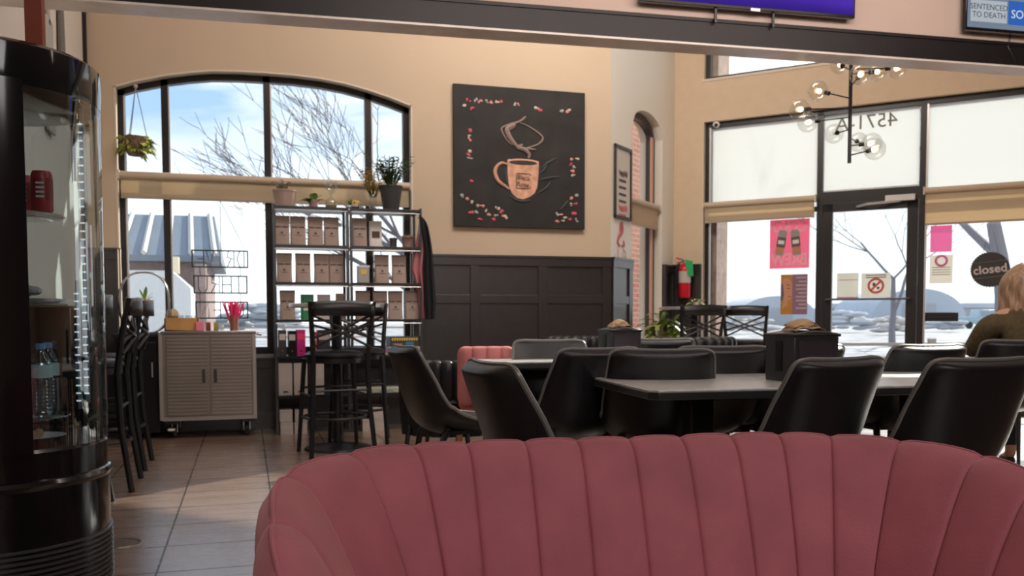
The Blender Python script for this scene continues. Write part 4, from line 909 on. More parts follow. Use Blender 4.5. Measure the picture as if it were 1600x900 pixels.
for px, nm in ((446, 'left'), (470, 'middle'), (496, 'right')):
    t = thing('file_box', f'{nm} white upright file box on the fifth shelf of the left rack', 'box', (ony(px, 600, 7.62).x, 7.62, zs_[5]+.0005), 0, 'white file boxes on the left rack')
    MB().bb((-.055, 0, 0), (.055, .22, .27)).build('box', OFFW, t, bevel=.002)
    MB().cyl((-.012, -.001, .03), .006, .002, 10).build('hole', PRINT, t); MB().bb((-.020, -.002, .025), (.020, 0, .037)).build('printed_mark', PRINT, t, smooth=False)
k = 0
for (px, lv) in ((448, 0), (470, 0), (447, 1), (471, 1), (576, 0), (595, 0), (590, 1)):
    nm = ['lower left', 'lower right', 'upper left', 'upper right', 'lower left', 'lower right', 'upper'][k]; rk = 'left' if k < 4 else 'right'; k += 1
    t = thing('carton', f'{nm} small white carton on the bottom shelf of the {rk} rack', 'box', (ony(px, 650, 7.63).x, 7.63, zs_[6]+.0005+.105*lv), 0, 'small white cartons on the bottom shelves')
    MB().bb((-.052, 0, 0), (.052, .15, .102)).build('box', OFFW, t, bevel=.002); MB().bb((-.052, -.001, .085), (.052, 0, .089)).build('lid_seam', mat('grey_seam_line', (.4, .35, .33), .8), t)  # greyer line along the lid seam
# games and papers, right rack
t = thing('board_game', 'black game box with yellow printed lettering on the right rack', 'box', (ony(634, 545, 7.62).x, 7.62, zs_[4]+.07), 0)
MB().bb((-.135, 0, 0), (.135, .24, .085)).build('box', DPOT, t, bevel=.002)
mb = MB()
for k in range(11): mb.bb((-.120+.021*k, -.002, .052), (-.120+.021*k+.014, 0, .074))
mb.build('printed_letters', YELF, t, smooth=False); MB().bb((.0, -.002, .012), (.07, 0, .038)).build('blue_print', mat('blue_print', (.04, .2, .4), .5), t); MB().bb((-.11, -.002, .008), (-.03, 0, .026)).build('red_print', mat('salmon_print', (.6, .2, .15), .5), t)
t = thing('white_game_box', 'flat white box under the black game box on the right rack', 'box', (ony(634, 545, 7.62).x, 7.61, zs_[4]+.0005), 0)
MB().bb((-.145, 0, 0), (.145, .25, .068)).build('box', mat('cream_box', (.66, .56, .52), .6), t, bevel=.002); MB().bb((-.145, -.001, .045), (.145, 0, .047)).build('lid_seam', PRINT, t)
t = thing('magazine_stack', 'low purple and green magazine stack on the right rack beside the games', 'magazines', (ony(591, 550, 7.62).x, 7.62, zs_[4]+.0005), 0)
for k, c in enumerate(((.35, .4, .22), (.45, .08, .28), (.32, .12, .35))): MB().bb((-.10+.004*k, .004*k, .018*k), (.10-.003*k, .2, .018*k+.016)).build('magazine', mat(f'cover_{"abc"[k]}', c, .4), t)
t = thing('newspaper_pile', 'flat pale newspaper pile on the fifth shelf of the right rack', 'newspapers', (ony(600, 605, 7.62).x, 7.61, zs_[5]+.0005), 0)
MB().bb((-.24, 0, 0), (.20, .25, .045)).build('paper', mat('newsprint', (.42, .42, .34), .8, noise=.2, nscale=30), t, bevel=.006); MB().bb((-.04, -.001, .012), (.08, 0, .026)).build('printed_mark', mat('grey_blue_print', (.2, .28, .32), .8), t)
# coats
def coat(pts_px, m_, lab, Y, depth, folds, seed):
    # outline rows: (y, xl, xr) on a plane just in front of the rack end
    rows_ = [(ony(xl, y, Y), ony(xr, y, Y)) for y, xl, xr in pts_px]; X0 = rows_[0][0].x
    t = thing('jacket', lab, 'jacket', (X0, Y, 0)); n = len(rows_)
    def f(u, v):
        a, b = cr_([(p.x, p.z, q.x, q.z) for p, q in rows_], v*(n-1))[0::2], 0
        l_ = cr_([(p.x, p.z, q.x, q.z) for p, q in rows_], v*(n-1)); th = 2*pi*u
        x = (l_[0]+l_[2])/2+(l_[2]-l_[0])/2*cos(th); z = (l_[1]+l_[3])/2; wv = min(1, v*4)
        return Vector((x-X0, (depth*(.35+.65*wv))*sin(th)*(1+.35*sin(folds*th+seed)*wv)*1.0, z))
    mb = MB(); mb.grid(f, 60, 24, cu=True); mb.build('body', m_, t, ang=180)
    top = rows_[0]; MB().tube([(0+(top[1].x-top[0].x)/2, 0, top[0].z), ((top[1].x-top[0].x)/2, 0, top[0].z+.03), ((top[1].x-top[0].x)/2-.02, .05, top[0].z+.03)], .004).build('hanging_loop', m_, t)
coat([(345, 655, 660), (360, 653, 666), (390, 648, 672), (420, 643, 672), (432, 646, 670), (460, 652, 668), (497, 654, 664)], mat('dusty_pink_cloth', (.52, .20, .22), .85, noise=.15), 'dusty pink jacket hanging on the right end of the rack', 7.66, .05, 7, 1)
coat([(338, 655, 659), (352, 658, 668), (390, 662, 675), (430, 662, 678), (470, 663, 681), (499, 665, 679)], mat('black_cloth', (.010, .010, .014), .8), 'long black coat hanging on the right end of the rack beside the pink jacket', 7.58, .05, 6, 2)
# roller shade across the arched window
def wshade(fr, rz, u0, u1, ztop, zbot, off, lab, fab, cass=True, name='roller_shade', tubm=None):
    P, ex, ey = fr; q = wl(fr, (u0+u1)/2, off); t = thing(name, lab, 'window shade', (q.x, q.y, 0), rz, 'beige roller shades'); h = (u1-u0)/2
    if cass: MB().tube([(-h-.01, 0, ztop-.033), (h+.01, 0, ztop-.033)], .033, 14).build('roller_tube', tubm or mat('beige_cassette', (.60, .48, .36), .6), t)
    for sx in (-1, 1):
        if cass: MB().bb((sx*(h+.012)-.006, -.035, ztop-.07), (sx*(h+.012)+.006, .045, ztop+.006)).build('bracket', CREAM, t)
    MB().bb((-h, .0, zbot), (h, .003, ztop-.04)).build('fabric', fab, t, smooth=False)
    MB().bb((-h, -.006, zbot-.006), (h, .009, zbot+.014)).build('hem_bar', mat('hem_bar', (.40, .33, .26), .6), t)
    return t
wshade(FB, 0, WU0+.03, WU1-.03, 2.205, 1.985, .04, 'beige roller shade half way up the arched window', SHADEB)
a = onw(1104, 317, FE, .0); 
wshade(FE, AE, EU0+.02, D0-.04, 2.262, 2.035, .0, 'beige roller shade across the entry window left of the door', SHADEB)
wshade(FE, AE, D1+.035, 4.03, 2.262, 1.890, .0, 'beige roller shade across the entry window right of the door', SHADEB)
wshade(FF, AF, .50, 1.36, 2.215, 1.94, .03, 'narrow beige roller shade in the arched side window', SHADEB)
for u0, u1, z0, z1, lab in ((EU0+.055, D0-.035, 2.20, EZT-.06, 'white upper shade panel left of the door'), (D0+.035, D1-.035, 2.30, EZT-.06, 'white shade panel in the transom with the mirrored street number'), (D1+.035, 4.05, 2.20, EZT-.06, 'white upper shade panel right of the door')):
    q = wl(FE, (u0+u1)/2, .10); h = (u1-u0)/2; t = thing('frosted_shade', lab, 'window shade', (q.x, q.y, 0), AE, 'white upper shades of the entry'); MB().bb((-h, -.006, z0), (h, -.003, z1)).build('fabric', SHADEW, t, smooth=False); MB().bb((-h, -.010, z0), (h, .0, z0+.012)).build('hem', mat('white_hem', (.8, .8, .78), .6), t)
q = wl(FE, 0, .09); u_, z_ = onw(1378, 186, FE, .09)
t = thing('street_number', 'grey street number mirrored on the transom glass above the door', 'lettering', wl(FE, onw(1358, 191, FE, .09)[0], .088, onw(1358, 191, FE, .09)[1]), AE)
text('4571-A', .205, 'digits', mat('grey_vinyl', (.20, .21, .17), .6), t, (-.03, 0, 0), (pi/2, 0, pi), .001)
# ---------------------------------------------------------------- painting of a steaming mug
PW0, PW1, PZ0, PZ1 = 1.850, 3.135, 1.818, 3.110
t = thing('canvas_painting', 'large square black canvas painting of a steaming coffee mug on the beige wall', 'painting', ((PW0+PW1)/2, YB-.045, (PZ0+PZ1)/2))
hw, hh = (PW1-PW0)/2, (PZ1-PZ0)/2
MB().bb((-hw, 0, -hh), (hw, .04, hh)).build('canvas', mat('black_canvas', (.022, .020, .020), .75, noise=.35, nscale=5), t)
def pp(x, y): return ((x-808.5)/103*hw, -(y-247)/108*hh)           # photo px -> canvas plane
def poly(px, m_, name, y=-.002, mb=None): 
    b = mb or MB(); b.prism([pp(*q) for q in px], (0, y, 0), (1, 0, 0), (0, 0, 1), (0, 1, 0), .002)
    return b if mb else b.build(name, m_, t, smooth=False)
mug = [(787, 251), (790, 249), (812, 253), (836, 250), (837, 253), (836, 275), (834, 292), (830, 301), (822, 307), (812, 311), (802, 309), (795, 303), (790, 292), (788, 275)]
PEACH = mat('peach_paint', (.66, .36, .25), .7, noise=.25, nscale=14)
poly(mug, PEACH, 'painted_mug', -.002)
poly([(788, 252)]+[(812+24.5*cos(a), 252.5-4.6*sin(a)) for a in [pi-k*pi/10 for k in range(11)]]+[(812+24.5*cos(a), 252.5-5*sin(a)) for a in [-k*pi/10 for k in range(1, 10)]], mat('peach_rim_paint', (.75, .42, .30), .7), 'painted_rim', -.003)
poly([(812+22*cos(a), 254+3.6*sin(a)) for a in [k*2*pi/24 for k in range(24)]], mat('coffee_paint', (.035, .025, .022), .5), 'painted_coffee', -.0045)
def stroke(pts, r, m_, name, flat=.25, y=-.004, mb=None, par=None):
    b = mb or MB(); P = [pp(*q) for q in pts]; n = (len(P)-1)*6; q = [cr_(P, k/6) for k in range(n)]+[P[-1]]
    rr_ = [r*(.45+.55*sin(pi*k/n)) for k in range(n+1)]; b.tube([(a, y, c) for a, c in q], rr_, 6)
    return b if mb else b.build(name, m_, par or t)
stroke([(788, 258), (778, 256), (770, 263), (768, 272), (773, 284), (784, 292), (790, 296)], .018, PEACH, 'painted_handle')
STEAM = mat('steam_paint', (.30, .22, .20), .8)
for i, (P_, r_) in enumerate((([(820, 247), (821, 240), (813, 233), (803, 231), (811, 226)], .020), ([(806, 232), (797, 224), (789, 213), (787, 203), (798, 197), (789, 205)], .026), ([(803, 230), (790, 224), (780, 210), (779, 202), (790, 196), (806, 190), (812, 186)], .009), ([(806, 192), (822, 198), (838, 208), (843, 215), (836, 224), (820, 230), (812, 232)], .009), ([(800, 194), (810, 188), (816, 182)], .012), ([(808, 235), (816, 232), (832, 233)], .012))):
    stroke(P_, r_, STEAM, 'painted_steam')
SM = mat('smoke_blue_paint', (.055, .065, .07), .85)
for P_ in ([(840, 262), (852, 252), (866, 244)], [(838, 280), (852, 276), (870, 273)], [(836, 300), (848, 292), (856, 282)], [(838, 270), (846, 262), (850, 250)], [(784, 262), (786, 280), (790, 296)], [(790, 306), (806, 314), (824, 312)], [(872, 325), (878, 318), (884, 310)]): stroke(P_, .013, SM, 'painted_shade_stroke', y=.000)
LG = mat('logo_ink', (.10, .07, .04), .8)
lg = MB()
for P_ in ([(801, 271), (822, 271)], [(822, 271), (824, 274)], [(801, 271), (801, 294)], [(801, 294), (821, 294)], [(822, 294), (824, 290)]): stroke(P_, .0035, LG, '', y=-.006, mb=lg)
lg.build('logo_square', LG, t)
text('Black\nRose', .062, 'mug_lettering', LG, t, (pp(812, 283)[0], -.007, pp(812, 283)[1]), (pi/2, radians(6), 0), .0008)
R = random.Random(4); pc = [mat('petal_cream', (.62, .52, .42), .6), mat('petal_pink', (.70, .28, .26), .6), mat('petal_grey', (.38, .38, .38), .6), mat('petal_rose', (.66, .10, .14), .6)]
spots = [(728, 163), (738, 162), (745, 163), (724, 172), (733, 174), (757, 163), (764, 163), (772, 164), (779, 163), (800, 165), (807, 164), (833, 167), (839, 169), (874, 169), (880, 170), (884, 169), (730, 209), (728, 216), (728, 222), (727, 240), (729, 246), (730, 252), (888, 244), (900, 244), (890, 252), (892, 258), (889, 265), (893, 270), (731, 285), (720, 310), (724, 313), (733, 318), (730, 333), (738, 333), (747, 325), (752, 331), (746, 343), (740, 322), (757, 337), (771, 325), (778, 331), (769, 336), (780, 338), (786, 339), (764, 342), (899, 301), (892, 306), (890, 316), (895, 315), (866, 333), (873, 333), (881, 339), (894, 332), (896, 341), (868, 343), (876, 344), (887, 342)]
for ci in range(4):
    b = MB()
    for i, (x, y) in enumerate(spots):
        if (i*7+3) % 4 == ci:
            for q in range(2):
                a, c = pp(x+R.uniform(-3, 3), y+R.uniform(-2, 2)); b.ball((a, -.003, c), .016, 8, (R.uniform(.5, 1.2), .25, R.uniform(.4, 1)))
    o = b.build('petal_border', pc[ci], t); o['kind'] = 'stuff'
# framed print and cup decal on the side wall
def onF(x, y, off=0): return onw(x, y, FF, off)
u0, zt = onF(958.7, 224); u1, zb = onF(984.3, 345); zb = onF(958.7, 340)[1]
t = thing('framed_print', 'tall narrow black-framed print with red lettering on the side wall', 'picture', wl(FF, (u0+u1)/2, -.012, (zt+zb)/2), AF); hw, hh = (u1-u0)/2, (zt-zb)/2
MB().bb((-hw, 0, -hh), (hw, .008, hh)).build('paper', mat('print_paper', (.62, .56, .50), .6), t)
for a in ((-hw, -hh, -hw+.03, hh), (hw-.03, -hh, hw, hh), (-hw, -hh, hw, -hh+.03), (-hw, hh-.03, hw, hh)): MB().bb((a[0], -.012, a[1]), (a[2], .01, a[3])).build('frame', BLK, t)
for k, (bd, sz, mm) in enumerate((('Love', .10, PRINT), ('is all', .05, PRINT), ('you need', .045, PRINT), ('and', .045, PRINT), ('coffee', .06, PRINT), ('LIFE', .10, mat('red_print', (.55, .12, .14), .6)), ('cup', .09, mat('red_print', (.55, .12, .14), .6)))):
    if k in (0, 5): pass
    z = hh*(.25-.19*k); 
    if bd in ('Love', 'LIFE'): MB().tube([(-hw*.5+hw*1.0*j/24, -.003, z+.03*sin(j*1.4)+.012*sin(j*3.1)) for j in range(25)], .004, 4).build('script_line', mm, t)
    else: MB().bb((-hw*.5, -.003, z-.012), (hw*.35, -.001, z+.012)).build('print_line', mm, t, smooth=False)
q = onF(969, 375); t = thing('cup_decal', 'red line drawing of a steaming cup stuck below the framed print', 'wall decal', wl(FF, q[0], -.006, q[1]), AF); t.scale = (1, .22, 1)
RD = mat('red_print', (.55, .12, .14), .6)
def st2(pts, r, nm, k=1.0):
    P = [((x-.5)*.36*k, (y-.5)*.56*k) for x, y in pts]; n = (len(P)-1)*6; q_ = [cr_(P, j/6) for j in range(n)]+[P[-1]]; MB().tube([(a, 0, c) for a, c in q_], [r*(.5+.5*sin(pi*j/n)) for j in range(n+1)], 6).build(nm, RD, t)
st2([(.3, .36), (.36, .14), (.5, .10), (.62, .14), (.70, .36)], .006, 'cup_outline'); st2([(.3, .36), (.5, .40), (.7, .36)], .005, 'cup_rim'); st2([(.12, .22), (.2, .08), (.5, .0), (.8, .08), (.88, .22)], .006, 'saucer'); st2([(.7, .32), (.85, .30), (.8, .18), (.66, .18)], .005, 'cup_handle')
st2([(.42, .40), (.30, .46), (.40, .56), (.62, .66), (.60, .80), (.48, .74), (.5, .62)], .022, 'steam_curl'); st2([(.5, .90), (.56, .96), (.5, 1.0)], .012, 'steam_tip'); st2([(.6, .40), (.75, .42), (.7, .50)], .018, 'steam_base')
# hanging plant
h = ony(213, 137, 8.16); b_ = ony(212, 226, 8.05)
t = thing('hanging_plant', 'hanging basket of yellow green foliage at the left pane of the arched window', 'plant', (b_.x, 8.05, b_.z))
for a in (0, 2.1, 4.2): MB().tube([(h.x-b_.x, .06, h.z-b_.z), (.09*cos(a), .05*sin(a), .06)], .0035, 5).build('cord', mat('grey_blue_cord', (.25, .33, .38), .7), t)
MB().ball((h.x-b_.x, .06, h.z-b_.z), .018, 8).build('hook', mat('ceiling_hook_pink', (.6, .4, .35), .5), t)
MB().lathe([(0, -.10), (.06, -.09), (.10, .0), (.105, .06), (.095, .06), (0, .03)], 24).build('basket', mat('coir_basket', (.20, .13, .08), .9, noise=.4, nscale=40), t)
mb = MB(); R = random.Random(9)
for k in range(150):
    a = R.uniform(0, 2*pi); el = R.uniform(-.9, .9); r_ = R.uniform(.02, .13); leaf(mb, (r_*cos(a), r_*sin(a)*.7, R.uniform(-.06, .08)), (cos(a), sin(a)*.7, sin(el)), R.uniform(.05, .10), R.uniform(.035, .055), R.uniform(.1, .8), 4, R.uniform(-1, 1))
for s_, l_ in ((1, .16), (1, .11), (-1, .10)): leaf(mb, (.08*s_, 0, .03), (s_, 0, .25), l_, .05, .5, 5)
mb.build('foliage', mat('basket_leaf', (.36, .42, .08), .5, noise=.45, nscale=14), t, ang=180).scale = (.84, .84, .84)
# metal drive thru sign, lettered toward the outside
YS = 8.05
A_, B2 = ony(300, 391, YS), ony(385, 418, YS)
t = thing('window_sign', 'dark metal wire sign of three lettered frames hung in the arched window', 'sign', ((A_.x+B2.x)/2, YS, 0))
TEAL = mat('dark_teal_metal', (.02, .055, .05), .4)
for i, (w_, y0, y1, x0, x1) in enumerate((('DRIVE', 391, 418, 300, 387), ('THRU', 431, 458, 303, 386), ('OPEN', 472, 497, 306, 387))):
    a = ony(x0, y0, YS); b = ony(x1, y1, YS); X0 = (A_.x+B2.x)/2; fx0, fx1, fz0, fz1 = a.x-X0, b.x-X0, b.z, a.z
    fr = MB().bb((fx0-.006, -.006, fz0-.006), (fx1+.006, .006, fz0+.006)).bb((fx0-.006, -.006, fz1-.006), (fx1+.006, .006, fz1+.006)).bb((fx0-.006, -.006, fz0), (fx0+.006, .006, fz1)).bb((fx1-.006, -.006, fz0), (fx1+.006, .006, fz1)).build('wire_frame', TEAL, t)
    mb = MB(); n = len(w_); cw = (fx1-fx0-.04)/n; hgt = fz1-fz0
    G = {'D': [[(0, 0), (0, 1), (.6, .95), (.95, .5), (.6, .05), (0, 0)]], 'R': [[(0, 0), (0, 1), (.8, .95), (.85, .6), (.1, .5)], [(.4, .5), (.95, 0)]], 'I': [[(.5, 0), (.5, 1)]], 'V': [[(0, 1), (.5, 0), (1, 1)]], 'E': [[(1, 1), (0, 1), (0, 0), (1, 0)], [(0, .5), (.8, .5)]], 'T': [[(0, 1), (1, 1)], [(.5, 1), (.5, 0)]], 'H': [[(0, 0), (0, 1)], [(1, 0), (1, 1)], [(0, .5), (1, .5)]], 'U': [[(0, 1), (.02, .25), (.3, 0), (.7, 0), (.98, .25), (1, 1)]], 'O': [[(.5, 0), (.1, .2), (0, .5), (.1, .8), (.5, 1), (.9, .8), (1, .5), (.9, .2), (.5, 0)]], 'P': [[(0, 0), (0, 1), (.8, .95), (.9, .72), (.75, .5), (0, .48)]], 'N': [[(0, 0), (0, 1), (1, 0), (1, 1)]]}
    for j, ch in enumerate(w_):
        for st_ in G[ch]:
            pts = [(fx1-.02-cw*(j+.12)-cw*.74*p[0], 0, fz0+hgt*p[1]) for p in st_]
            mb.tube(pts, .0045, 5)
    mb.build('wire_letters', TEAL, fr)
for x in (345, 383): a = ony(x, 391, YS); MB().tube([(a.x-(A_.x+B2.x)/2, 0, a.z), (ony(345, 391, YS).x-(A_.x+B2.x)/2, .088, 1.985)], .002, 4).build('cord', TEAL, t)
for y0, y1 in ((418, 431), (458, 472)):
    for x in (312, 375): a, b = ony(x, y0, YS), ony(x+1, y1, YS); MB().tube([(a.x-(A_.x+B2.x)/2, 0, a.z), (b.x-(A_.x+B2.x)/2, 0, b.z)], .003, 4).build('link', TEAL, t)
# ---------------------------------------------------------------- things stuck on the entry glass
def Ething(name, lab, cat, px, py, off, group=None):
    u, z = onw(px, py, FE, off); return thing(name, lab, cat, wl(FE, u, off, z), AE, group), u, z
def sheet(x0, y0, x1, y1, m_, name, lab, cat, off=.10, group=None):
    t, u, z = Ething(name, lab, cat, (x0+x1)/2, (y0+y1)/2, off, group); a = onw(x0, y0, FE, off); b = onw(x1, y1, FE, off); hw = (b[0]-a[0])/2; hh = (a[1]-b[1])/2
    MB().bb((-hw, 0, -hh), (hw, .0015, hh)).build('sheet', m_, t, smooth=False); return t, hw, hh
PAPT = fabric_glow('backlit_paper', (.80, .79, .75), .5); PINKT = fabric_glow('backlit_pink_paper', (.86, .32, .46), .5); ROSET = fabric_glow('backlit_rose_paper', (.85, .35, .60), .5)
t, hw, hh = sheet(1203, 344, 1264, 418, PINKT, 'poster', 'pink poster with two tilted cans and mirrored white lettering on the glass', 'poster')
PW = fabric_glow('backlit_white_ink', (.97, .86, .88), .6)
text('COLD', hh*.66, 'top_lettering', PW, t, (0, -.0012, hh*.68), (pi/2, 0, pi), .0008, bold=.0045, fit=hw*1.7, fith=hh*.5)
text('BREW', hh*.66, 'bottom_lettering', PW, t, (0, -.0012, -hh*.66), (pi/2, 0, pi), .0008, bold=.0045, fit=hw*1.8, fith=hh*.5)
for sx, tl in ((-.42, .16), (.32, -.10)):
    c = MB(); w_, h_ = hw*.22, hh*.52; c.prism([(-w_, -h_*.92), (-w_*.7, -h_), (w_*.7, -h_), (w_, -h_*.92), (w_, h_*.8), (w_*.75, h_), (-w_*.75, h_), (-w_, h_*.8)], (0, 0, 0), (1, 0, 0), (0, 0, 1), (0, -1, 0), .001); cn = c.build('printed_can', fabric_glow('backlit_can%d' % (sx > 0), (.50, .55, .50), .4), t, smooth=False, loc=(hw*sx, -.0015, hh*.05)); cn.rotation_euler = (0, tl, 0)
    MB().bb((-w_, -.0025, -h_*.35), (w_, -.0015, h_*.45)).build('can_label', mat('dark_label_print', (.12, .10, .09), .6), cn, smooth=False); MB().bb((-w_, -.0025, -h_*.8), (w_, -.0015, -h_*.35)).build('can_band', fabric_glow('backlit_peach%d' % (sx > 0), (.85, .45, .30), .4), cn, smooth=False); MB().bb((-w_*.7, -.003, -h_*.1), (w_*.7, -.0025, h_*.2)).build('can_print', WHITE, cn, smooth=False)
t, hw, hh = sheet(1220, 429, 1261, 491, fabric_glow('backlit_mauve_paper', (.36, .22, .30), .4), 'poster', 'mauve poster with an orange painted face on its left half', 'poster')
MB().bb((-hw, -.001, -hh), (-hw*.12, 0, hh)).build('portrait_ground', fabric_glow('backlit_orange', (.80, .42, .12), .45), t, smooth=False)
MB().prism([(-hw*.85, hh*.75), (-hw*.5, hh*.85), (-hw*.15, hh*.6), (-hw*.13, -hh*.1), (-hw*.3, -hh*.3), (-hw*.5, -hh*.25), (-hw*.45, -hh*.55), (-hw*.9, -hh*.7), (-hw*.75, -hh*.2), (-hw*.8, hh*.3)], (0, -.0015, 0), (1, 0, 0), (0, 0, 1), (0, -1, 0), .0008).build('portrait_face', fabric_glow('backlit_skin', (.85, .52, .34), .45), t, smooth=False)
MB().prism([(-hw*.98, hh*.5), (-hw*.85, hh*.55), (-hw*.75, 0), (-hw*.85, -hh*.3), (-hw*.98, -hh*.3)], (0, -.0025, 0), (1, 0, 0), (0, 0, 1), (0, -1, 0), .0008).build('portrait_hair', mat('portrait_dark', (.14, .10, .14), .6), t, smooth=False)
mb = MB()
for z in (.45, .28): mb.bb((-hw*.55, -.003, hh*z), (-hw*.3, -.0024, hh*z+.01))
mb.bb((-hw*.42, -.003, -hh*.12), (-hw*.22, -.0024, -hh*.08)); mb.build('portrait_features', mat('portrait_line', (.3, .08, .06), .6), t, smooth=False)
for k in range(9): MB().bb((hw*(.15+.2*(k % 3 == 1)), -.0015, hh*(.80-.19*k)), (hw*.92, -.0005, hh*(.86-.19*k))).build('print_line', PAPT, t, smooth=False)
t, hw, hh = sheet(1308, 427, 1341, 467, PAPT, 'paper_notice', 'cream paper notice with a pink foot, left of the no-smoking style notice on the door', 'notice', group='notices on the door glass')
MB().bb((-hw, -.001, -hh), (hw, 0, -hh*.85)).build('pink_foot', ROSET, t, smooth=False); MB().bb((-hw*.9, -.001, hh*.45), (hw*.9, 0, hh*.5)).build('print_line', mat('rose_line', (.6, .35, .38), .7), t, smooth=False)
t, hw, hh = sheet(1346, 427, 1391, 464, PAPT, 'paper_notice', 'cream notice with a red crossed-out circle on the door glass', 'notice', group='notices on the door glass')
R_ = hh*.56; zc = -hh*.05
MB().tube([(R_*cos(2*pi*k/32), -.001, zc+R_*sin(2*pi*k/32)) for k in range(32)], .012, 5, closed=True).build('red_ring', mat('red_ring_ink', (.75, .10, .08), .6), t)
MB().tube([(-R_*.7, -.002, zc-R_*.7), (R_*.7, -.002, zc+R_*.7)], .010, 5).build('red_slash', mat('red_ring_ink', (.75, .10, .08), .6), t)
MB().bb((-R_*.45, -.001, zc-.005), (-.005, 0, zc+.03)).build('black_shape', PRINT, t, smooth=False); MB().bb((.01, -.001, zc-.035), (R_*.5, 0, zc-.01)).build('black_shape', PRINT, t, smooth=False)
for z in (.78, .60): MB().bb((-hw*.7, -.001, hh*z), (hw*.7, 0, hh*(z+.08))).build('print_line', PRINT, t, smooth=False)
t, hw, hh = sheet(1454, 353, 1487, 393, ROSET, 'paper_notice', 'plain rose pink sheet on the glass right of the door', 'notice')
t, hw, hh = sheet(1453, 399, 1488, 442, PAPT, 'paper_notice', 'cream sheet with a small pink seal below the rose pink sheet', 'notice')
MB().tube([(.05*cos(2*pi*k/20), -.001, hh*.6+.05*sin(2*pi*k/20)) for k in range(20)], .012, 5, closed=True).build('pink_seal', ROSET, t)
for k in range(4): MB().bb((-hw*.8, -.001, hh*(.1-.17*k)), (hw*.8, 0, hh*(.15-.17*k))).build('print_line', mat('brown_grey_print', (.35, .28, .25), .7), t, smooth=False)
t, u, z = Ething('mail_slot', 'black horizontal mail slot strip on the glass right of the door', 'mail slot', 1468, 495, .085); MB().bb((-.17, 0, -.045), (.17, .02, .045)).build('plate', BLK, t, bevel=.004); MB().bb((-.14, -.006, -.012), (.14, 0, .012)).build('flap', BRONZE, t)
t, u, z = Ething('closed_sign', 'black bottle cap shaped sign reading closed, hung on the glass beside the blonde person', 'sign', 1547, 421, .03)
n = 42; pr = []
for k in range(n*2): a = 2*pi*k/(2*n); r_ = .168+(.009 if k % 2 else -.003); pr.append((r_*cos(a), r_*sin(a)))
MB().prism(pr, (0, 0, 0), (1, 0, 0), (0, 0, 1), (0, 1, 0), .03).build('cap_disc', mat('chalkboard_black', (.03, .028, .028), .6), t, bevel=.004)
text('closed', .115, 'chalk_lettering', mat('chalk_white', (.62, .55, .55), .8), t, (0, -.004, 0), (pi/2, radians(-6), 0), .002, bold=.002)
for dz in (.075, -.075): MB().tube([(-.14, -.003, dz-.015), (.14, -.003, dz+.015)], .003, 5).build('chalk_line', mat('chalk_faint', (.2, .18, .18), .8), t)
MB().tube([(-.07, .015, .155), (0, .03, .45), (.07, .015, .155)], .002, 4).build('cord', BLK, t)
# sensor puck on the frame
for (x, y), lab in (((1120, 195), 'small white and black sensor puck at the top left of the entry frame'),):
    t, u, z = Ething('door_sensor', lab, 'sensor', x, y, .04); MB().cyl((0, 0, 0), .035, .03, 16).build('body', WHITE, t).rotation_euler = (pi/2, 0, 0); MB().ball((0, -.03, -.01), .022, 10).build('lens', BLK, t)
# fire extinguisher
u, z = onw(1057, 450, FE, -.1)
t = thing('fire_extinguisher', 'red fire extinguisher with a green tag hung on the dark wainscot in the corner', 'fire extinguisher', wl(FE, .17, -.10, 1.19), AE)
MB().lathe([(0, 0), (.060, 0), (.068, .015), (.068, .32), (.055, .36), (.022, .385), (.022, .40), (0, .40)], 24).build('cylinder', REDP, t)
MB().lathe([(.0695, .17), (.0695, .30)], 24).build('paper_label', mat('pale_label', (.55, .5, .45), .5), t)
MB().lathe([(0, .395), (.024, .395), (.024, .43), (0, .43)], 12).build('valve', ALU, t); MB().tube([(-.02, 0, .43), (-.10, 0, .455)], .008).tube([(-.02, 0, .41), (-.09, 0, .40)], .007).build('lever', REDP, t)
MB().tube([(.0, -.02, .42), (-.06, -.06, .38), (-.075, -.045, .2), (-.07, -.04, .10)], .010).build('hose', BLK, t)
MB().prism([(0, 0), (.09, -.02), (.10, -.19), (.03, -.18)], (.02, -.05, .43), (1, 0, 0), (0, 0, 1), (0, -1, 0), .002).build('green_tag', GREENC, t, smooth=False); MB().bb((-.03, .06, .1), (.03, .098, .34)).build('wall_bracket', BLK, t)
# leafy plant by the entry
pe = ony(1040, 520, 8.55)
t = thing('potted_plant', 'broad leafed green and yellow plant in a pot by the entry bar table', 'plant', (pe.x, 8.62, 0))
MB().lathe([(0, 0), (.12, 0), (.16, .34), (.165, .36), (.15, .36), (.14, .33), (0, .32)], 28).build('pot', DPOT, t)
mb = MB(); R = random.Random(21); stm = MB()
for k in range(8):
    a = R.uniform(0, 6.28); top = Vector((.12*cos(a), .10*sin(a), R.uniform(.74, 1.0))); stm.tube([(.03*cos(a), .03*sin(a), .32), top], [.012, .008], 6)
    for j in range(11):
        b = R.uniform(0, 6.28); el = R.uniform(-.1, 1.1); leaf(mb, top+Vector((0, 0, R.uniform(-.16, .04))), (cos(b)*cos(el), sin(b)*cos(el), sin(el)), R.uniform(.18, .30), R.uniform(.04, .07), R.uniform(.3, .8), 6)
stm.build('stem', mat('pink_stem', (.5, .28, .18), .6), t); mb.build('leaves', mat('croton_leaf', (.28, .36, .09), .45, noise=.5, nscale=8), t, ang=180)
q = ony(1090, 470, 8.22)
t = thing('potted_plant', 'small yellow green plant standing on the entry bar table', 'plant', (q.x, 8.25, 1.0755)); MB().lathe([(0, 0), (.04, 0), (.05, .05), (.04, .05), (0, .04)], 20).build('pot', WHITE, t); mb = MB()
for k in range(12): a = k*.55; leaf(mb, (0, 0, .04), (cos(a), sin(a), .35+.5*(k % 3)), .14, .04, .5)
mb.build('leaves', LEAFY, t, ang=180)
